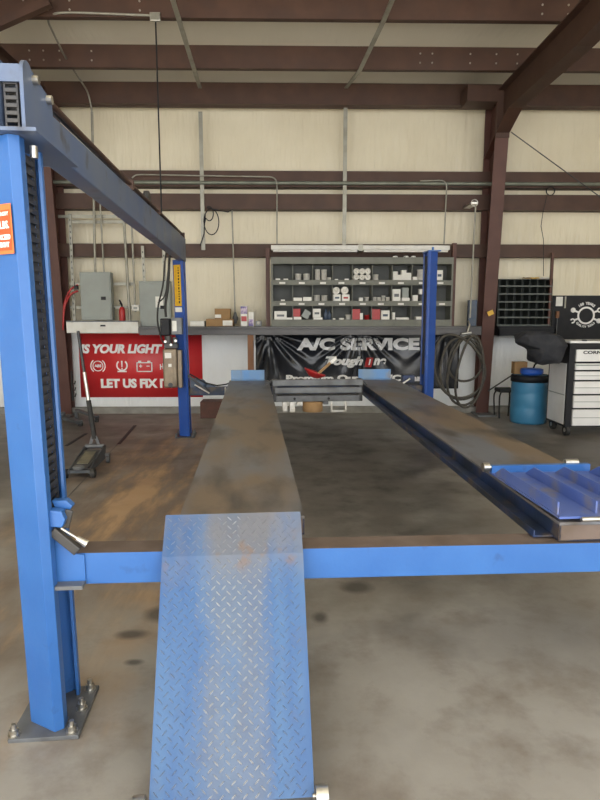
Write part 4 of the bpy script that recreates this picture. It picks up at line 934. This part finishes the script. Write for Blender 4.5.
b = MB(); b.cyl((0, .0, .09), (0, .0, .112), .055, .06, 18); b.cyl((0, 0, .112), (0, 0, .122), .06, .045, 18); b.build('saddle', 'grey_steel', FJ)
for s in (-1, 1):
    b = MB(); b.cyl((s*.112, .0, .045), (s*.155, .0, .045), .045, n=22); b.cyl((s*.108, 0, .045), (s*.162, 0, .045), .012, n=10); b.build('wheel', 'rubber', FJ)
    b = MB(); b.cyl((s*.12, .60, .04), (s*.15, .60, .04), .038, n=18); b.build('caster', 'grey_steel', FJ)
    b = MB(); b.box(s*.11, s*.155, .57, .63, .082, .11); b.build('caster_fork', 'grey_steel', FJ)
b = MB(); b.cyl((-.1, .60, .19), (.1, .60, .19), .025, n=14); b.bar((-.05, .6, .19), (-.015, .60, .30), .02, .03); b.bar((.05, .6, .19), (.015, .60, .30), .02, .03); b.build('handle_yoke', 'grey_steel', FJ)
inv = FJ.matrix_basis.inverted(); FJM = Matrix.Translation(FJ.location) @ Matrix.Rotation(R(3), 4, 'Z'); inv = FJM.inverted()
hb_ = Vector((0, .60, .27)); wb_ = FJM @ hb_
ht_ = inv @ at(78, 331, wb_.y+.10); hm = hb_+(ht_-hb_)*.36
b = MB(); b.cyl(hb_, hm, .026, n=16); b.build('handle_grip', 'rubber', FJ)
b = MB(); b.cyl(hm, hb_+(ht_-hb_)*.62, .019, n=14); b.build('handle_sleeve', 'bright', FJ)
b = MB(); b.cyl(hb_+(ht_-hb_)*.62, ht_, .016, n=14); b.build('handle_tube', 'dark_steel', FJ)

# steel dolly foot by the left column
q = atz(66, 424, 0); t = thing('steel_dolly', 'grey U-shaped steel stand foot on the floor before the left column', 'stand', (q.x, q.y, 0))
b = MB(); b.bar((-.35, .3, .10), (.28, -.2, .06), .09, .05); b.bar((.0, .45, .14), (.42, .15, .08), .07, .04); b.build('foot_bar', 'jackmetal', t, bevel=.006)
b = MB(); b.cyl((.24, -.16, .028), (.30, -.16, .028), .028, n=14); b.build('wheel', 'rubber', t)
b = MB(); b.cyl((.38, .16, .028), (.43, .16, .028), .028, n=14); b.build('wheel', 'rubber', t)
b = MB(); b.cyl((-.1, .1, .10), (-.1, .1, .16), .06, n=16); b.box(-.36, -.30, .27, .33, 0, .10); b.box(-.02, .03, .42, .47, 0, .13); b.build('pivot', 'jackmetal', t)
# floor slots
for k, (x0, r0, x1, r1) in enumerate(((66, 446, 86, 433.5), (119, 444, 135, 425.5))):
    p, q = atz(x0, r0, 0), atz(x1, r1, 0); b = MB(); b.bar(Vector((p.x, p.y, .001)), Vector((q.x, q.y, .001)), .045, .004); n += 1; struct('trim_%d' % n, b, 'black')
_a, _b = atz(64, 501, 0), atz(135, 425.5, 0)
for pts in (((_a.x, _a.y), (_b.x, _b.y)),):
    p, q = [Vector((*v, .0005)) for v in pts]; b = MB(); b.bar(p, q, .007, .002); n += 1; struct('trim_%d' % n, b, 'dark_steel')
# hooks beside left column
b = MB(); q = at(72, 385, 9.55)
for k in range(3): b.tube([q+Vector((0, 0, .12-.1*k)), q+Vector((.02, -.03, .04-.1*k)), q+Vector((.06, -.05, .02-.1*k)), q+Vector((.07, -.04, .07-.1*k))], .010, 6)
b.box(q.x-.015, q.x+.015, q.y, q.y+.02, q.z-.25, q.z+.22)
tag(b.build('hook_rail', 'rubber', loc=q), 'small black hook rail with cables beside the left column', 'hooks')

# clutter under the worktop between red and black banner
cbox(200, 402, 222, 412.5, 9.3, .35, 'darkwood', 'timber_block', 'short red-brown timber beam on the floor behind the far left post', 'timber', zb=0.0)
b = MB(); b.prism([(-.80, 7.93, .66), (-.45, 7.93, .66), (-.62, 7.93, .74), (-.80, 7.93, .80)], (0, .02, 0)); b.lathe((-.66, 7.92, .70), [(0, -.02), (.07, -.02), (.07, .02), (0, .02)], 18, axis='y'); b.build('gusset', 'plaque', lift)
b = MB(); b.bar((-.82, 7.90, .82), (-.56, 7.90, .60), .025, .03); b.build('latch_dog', 'dark_steel', lift)
b = MB(); b.cyl((-.74, 7.89, .70), (-.55, 7.89, .585), .010, n=10); b.cyl((-.34, 7.90, .66), (-.34, 7.90, .53), .012, n=8); b.build('latch_pin', 'bright', lift)
b = MB(); b.tube([(-.80, 7.9, .84), (-.6, 7.9, .72), (-.45, 7.9, .685), (-.33, 7.9, .70), (-.28, 7.9, .72)], .010, 6); b.build('air_line', 'black', lift)
# ================================================================== HOSE COIL
t = thing('hose_coil', 'coils of dusty black air hose hanging beside the red-brown column', 'hose', at(468, 334, 9.22))
loops = [(465, 360, .28, .36, 0., 0), (461, 369, .36, .52, .15, 1), (466, 371, .30, .58, -.08, 2), (458, 366, .40, .55, .42, 3), (470, 372, .22, .60, -.1, 4)]
for cx, cy, rx, rz2, tl, k in loops:
    c_ = at(cx, cy, 9.20-.025*k)-t.location; b = MB(); pts = []
    for j in range(40):
        a = 2*math.pi*j/40; x = rx*.92*math.cos(a)*(1-.18*math.sin(a)); z = rz2*math.sin(a)*.92
        pts.append(c_+Vector((x*math.cos(tl)-z*math.sin(tl), -.02*math.cos(a*2), x*math.sin(tl)+z*math.cos(tl))))
    b.tube(pts, .019, 8, closed=True); b.build('hose_loop', 'hose', t)
b = MB(); b.tube([Vector((-.05, .02, .0)), Vector((0, .03, .03)), Vector((.03, .03, .14)), Vector((.02, .08, .2))], .014, 8); b.cyl((-.09, .03, .0), (.06, .03, .02), .022, n=10); b.build('hanger', 'bright', t)
q = at(462, 316, 9.4); 
cbox(469, 300, 476.5, 321, 9.60, .08, 'plaque', 'blue_case', 'small blue and black case standing behind the column foot of the conduit', 'case', zb=zc)

# ================================================================== TOOL CABINET, DRUM, STOOL
Yt = 7.80; tx0 = at(565, 425, Yt).x; tw = 1.45
zt0 = at(575, 426.5, Yt).z; zt1 = at(575, 341, Yt).z
tc_ = thing('tool_cabinet', 'rolling white tool chest with black frame at the right, side locker open to view', 'tool chest', (tx0, Yt, 0))
hz = zt1
b = MB(); zf0 = zt0-.01
b.box(0, .08, 0, .60, zf0, hz-.03)                                   # black pillar / side box frame
b.box(.08, tw, .02, .60, zf0, hz-.03); b.box(-.0, tw, -.004, .60, hz-.09, hz-.03)
b.build('frame', 'black', tc_, bevel=.004)
b = MB(); b.box(-.006, -.001, .05, .56, zf0+.03, hz-.30); b.build('side_panel', 'whitecab', tc_)
for dz in (.42,):
    b = MB(); b.box(-.012, -.006, .05, .56, zf0+dz, zf0+dz+.012); b.build('panel_ridge', 'panelgrey', tc_)
b = MB(); b.box(.0, tw, .0, .60, hz-.029, hz); b.build('work_top', 'whitecab', tc_, bevel=.004)
dr = [349.5, 361.5, 363.5, 369.8, 371.5, 379.8, 381.5, 393.8, 395.5, 407.8, 409.5, 425.5]
zz = [at(575, r, Yt).z for r in dr]
for k in range(6):
    b = MB(); b.box(.085, tw-.03, -.02, .018, zz[2*k+1], zz[2*k]); d = b.build('drawer', 'whitecab', tc_, bevel=.004)
    if k: b = MB(); b.box(.09, tw-.035, -.026, -.02, zz[2*k]-.03, zz[2*k]-.012) if k < 2 else b.box(.09, tw-.035, -.024, -.02, (zz[2*k]+zz[2*k+1])/2-.004, (zz[2*k]+zz[2*k+1])/2+.004); b.build('drawer_pull', 'panelgrey', d)
b = MB(); put_text(b, 'CORNWELL', .055, (.17, -.022, (zz[0]*.75+zz[1]*.25)), fit=.46, bold=.002, align='LEFT'); b.build('lettering', 'black', tc_)
b = MB(); b.box(.16, .22, -.005, .02, hz, hz+.015); b.build('latch', 'black', tc_)
for (X, Y_) in ((.05, .06), (.07, .52), (tw-.1, .06), (tw-.1, .52)):
    b = MB(); b.cyl((X-.025, Y_, .075), (X+.025, Y_, .075), .075, n=26); w_ = b.build('caster', 'rubber', tc_); b = MB(); b.cyl((X-.03, Y_, .075), (X+.03, Y_, .075), .028, n=14); b.build('hub', 'bright', w_)
    b = MB(); b.box(X-.035, X+.035, Y_-.03, Y_+.03, .152, max(zf0+.001, .155)); b.build('caster_fork', 'dark_steel', w_)
# black backboard with emblem
Yk = 9.885; ka = at(553, 295.5, Yk); kb = at(720, 340, Yk)
bd = thing('emblem_banner', 'black banner with white round crossed-tools emblem above the tool chest', 'banner', ((ka.x+kb.x)/2, Yk, kb.z-.25))
W2 = (kb.x-ka.x)/2; H2 = ka.z-kb.z+.25
b = MB(); b.box(-W2, W2, 0, .02, 0, H2); b.build('sheet', M['black'], bd)
ec = at(586, 315.5, Yk)-bd.location
b = MB(); icon_ring(b, ec.x, ec.z, .145, .115, 36, y=-.001)
for (a_, kind) in ((R(158), 0), (R(202), 1), (R(22), 1), (R(-22), 0)):
    dv = Vector((math.cos(a_), 0, math.sin(a_))); p = Vector((ec.x, -.001, ec.z))+dv*.145; q = Vector((ec.x, -.001, ec.z))+dv*.215
    b.bar(p+Vector((0, -.001, 0)), q+Vector((0, -.001, 0)), .03, .002, up=(0, -1, 0))
    if kind: icon_ring(b, q.x+dv.x*.02, q.z+dv.z*.02, .042, .020, 14, a_+.7, a_+2*math.pi-.7, y=-.001)
    else: b.lathe((q.x+dv.x*.02, -.0025, q.z+dv.z*.02), [(0, 0), (.042, 0), (.042, -.002), (0, -.002)], 16, axis='y')
b.build('crossed_tools_emblem', 'lettering', bd)
def arc_text(s, r, a0, a1, size, inv_=False):
    b = MB(); N_ = len(s)
    for i, chh in enumerate(s):
        if chh == ' ': continue
        a_ = a0+(a1-a0)*i/(N_-1); vs, fs = text_mesh(chh, size, bold=.002); rot = a_-math.pi/2 if not inv_ else a_+math.pi/2
        b.add([Vector((ec.x+r*math.cos(a_)+v.x*math.cos(rot)-v.y*math.sin(rot), -.002-v.z, ec.z+r*math.sin(a_)+v.x*math.sin(rot)+v.y*math.cos(rot))) for v in vs], fs)
    b.build('lettering', 'lettering', bd)
arc_text('100 YEARS', .195, R(128), R(52), .062)
arc_text('QUALITY TOOLS', .185, R(222), R(318), .045, True)
p = at(558.3, 301.5, 9.92); b = MB(); b.box(p.x-.055, p.x+.055, 9.879, 9.884, p.z-.075, p.z+.075); tag(b.build('paper_note', 'paper', loc=p), 'white paper note at the upper left corner of the emblem banner', 'note')
p = at(564.5, 302, 9.91); b = MB(); b.box(p.x-.012, p.x+.012, 9.877, 9.884, p.z-.10, p.z+.09); tag(b.build('metal_strip', 'galv', loc=p), 'thin grey metal strip hanging right of the paper note', 'strip')
p = at(557.5, 315, 9.85); t = thing('hanging_brush', 'small brown brush with thin grey handle hanging on the emblem banner', 'brush', p)
b = MB(); b.box(-.025, .025, -.015, .03, -.05, .06); b.build('head', 'wood', t, bevel=.008); b = MB(); b.cyl((0, 0, -.05), (0, 0, -.36), .007, n=8); b.build('handle', 'grey_steel', t)

# blue drum
q = Vector((3.615, 8.90, 0)); t = thing('oil_drum', 'light blue plastic drum with black rim band beside the tool chest', 'drum', q)
hd = at(530, 376.5, 8.66).z
b = MB(); r_ = .265
b.lathe((0, 0, 0), [(0, 0), (r_*.94, 0), (r_*.98, .03), (r_, .10), (r_*1.01, hd*.30), (r_*.99, hd*.33), (r_*1.01, hd*.36), (r_, hd*.62), (r_*.98, hd*.65), (r_, hd*.68), (r_*.985, hd*.86), (r_*.95, hd-.01), (r_*.9, hd), (0, hd-.01)], 40); b.build('barrel', 'drum', t)
b = MB(); b.lathe((0, 0, 0), [(r_*1.0, hd*.865), (r_*1.045, hd*.87), (r_*1.045, hd*.985), (r_*1.0, hd*1.005), (r_*.93, hd*1.005)], 40); b.build('rim_band', 'black', t)
t = thing('oil_pan', 'bright blue plastic pan with spout sitting on the light blue drum', 'pan', (3.61, 8.84, hd+.010))
b = MB(); b.lathe((0, 0, 0), [(0, 0), (.14, 0), (.165, .03), (.16, .085), (.13, .095), (0, .10)], 28); b.build('pan', 'lidblue', t); b = MB(); b.tube([(0.02, 0, .09), (.04, 0, .15), (.09, 0, .19)], .014, 8); b.build('spout', 'black', t)
o = cbox(515, 362, 527, 374, 8.94, .14, 'cardboard', 'cardboard_box', 'torn orange-brown cardboard box standing on the drum behind the blue pan', 'box', zb=hd+.010)
# low stool
q = atz(507, 414, 0); t = thing('stool', 'low black-seated stool with bent tube legs left of the drum', 'stool', (3.40, 9.33, 0))
hs = at(505, 388, 9.33).z
b = MB(); b.box(-.13, .13, -.13, .13, hs-.06, hs); b.build('seat', 'rubber', t, bevel=.02, seg=3)
for sx in (-1, 1):
    b = MB(); b.tube(bend([(sx*.10, -.11, hs-.05), (sx*.13, -.13, hs-.12), (sx*.11, -.11, .0)]), .012, 8); b.build('leg', 'rubber', t)
    b = MB(); b.tube(bend([(sx*.10, .11, hs-.05), (sx*.13, .13, hs-.12), (sx*.11, .11, .0)]), .012, 8); b.build('leg', 'rubber', t)
a, c = at(488, 391, 9.5), at(514, 374, 9.3)
lay('steel_rod', 'thin dark rod slanting from the column to the drum top', 'rod', [a, c], .010, 'dark_steel', 8)

# black cloth jacket over the left end of the tool chest
def jacket():
    pts = [(521, 338), (526, 332.5), (536, 331), (548, 332), (558, 334), (566, 339), (569, 346), (565, 352), (561, 363), (550, 364.5), (538, 364), (536, 356), (534, 350), (528, 347), (522, 343)]
    Yj = 7.74; P = [at(x, y, Yj) for x, y in pts]; cen = sum(P, Vector())/len(P)
    bm = bmesh.new(); layers = [(-.06, .80), (0., 1.), (.22, 1.), (.40, .88)]; rings = []
    for dy, s in layers: rings.append([bm.verts.new(cen+(p-cen)*s+Vector((0, dy, 0))) for p in P])
    k = len(P)
    for a_, b_ in zip(rings, rings[1:]):
        for i in range(k): bm.faces.new((a_[i], a_[(i+1) % k], b_[(i+1) % k], b_[i]))
    c0 = bm.verts.new(cen+Vector((0, -.09, 0))); c1 = bm.verts.new(cen+Vector((0, .44, 0)))
    for i in range(k): bm.faces.new((rings[0][(i+1) % k], rings[0][i], c0)); bm.faces.new((rings[-1][i], rings[-1][(i+1) % k], c1))
    bmesh.ops.subdivide_edges(bm, edges=bm.edges[:], cuts=2, use_grid_fill=True)
    bmesh.ops.recalc_face_normals(bm, faces=bm.faces)
    for v in bm.verts:
        p = v.co.copy(); wv = lambda k, f: math.sin(p.x*f+k)*math.cos(p.y*f*.9+k*2)*math.sin(p.z*f*1.1+k*3); v.co += Vector((wv(1, 17), wv(2, 17), wv(4, 17)))*.030+Vector((wv(5, 41), wv(6, 41), wv(7, 41)))*.014
    for v in bm.verts: v.co -= cen
    me = bpy.data.meshes.new('jacket'); bm.to_mesh(me); bm.free(); me.materials.append(M['cloth'])
    for p in me.polygons: p.use_smooth = True
    o = bpy.data.objects.new('jacket', me); C.objects.link(o); o.location = cen; s = o.modifiers.new('s', 'SUBSURF'); s.levels = 1; s.render_levels = 1
    tag(o, 'black cloth jacket heaped over the left end of the white tool chest', 'jacket')
    return o
jk = jacket()

# ================================================================== CAMERA, LIGHT
cam = bpy.data.cameras.new('camera'); co = bpy.data.objects.new('camera', cam); C.objects.link(co)
cam.sensor_fit = 'VERTICAL'; cam.sensor_height = 36.; cam.lens = 36.*F/800.; cam.clip_start = .05
Mx = Matrix(((RT[0], UP[0], -FW[0], 0), (RT[1], UP[1], -FW[1], 0), (RT[2], UP[2], -FW[2], H), (0, 0, 0, 1))); co.matrix_world = Mx
bpy.context.scene.camera = co
w = bpy.data.worlds.new('daylight'); bpy.context.scene.world = w; w.use_nodes = True
bg = w.node_tree.nodes['Background']; bg.inputs[0].default_value = (.90, .95, 1., 1); bg.inputs[1].default_value = 2.0
def area(name, loc, rot, sx, sy, e, col):
    l = bpy.data.lights.new(name, 'AREA'); l.shape = 'RECTANGLE'; l.size = sx; l.size_y = sy; l.energy = e; l.color = col
    o = bpy.data.objects.new(name, l); C.objects.link(o); o.location = loc; o.rotation_euler = rot; return o
area('door_daylight', (0, -3.0, 2.4), (R(90), 0, 0), 12, 4.4, 330, (1., .98, .95))
sl = bpy.data.lights.new('sun', 'SUN'); sl.energy = 22.; sl.angle = R(.6); sl.color = (1., .94, .84); so_ = bpy.data.objects.new('sun', sl); C.objects.link(so_); so_.rotation_euler = (R(28), R(14), 0)
vs_ = bpy.context.scene.view_settings
bpy.context.scene.display_settings.display_device = 'sRGB'
vs_.view_transform = 'Standard'; vs_.look = 'None'; vs_.exposure = 0.; vs_.gamma = 1.; vs_.use_curve_mapping = False
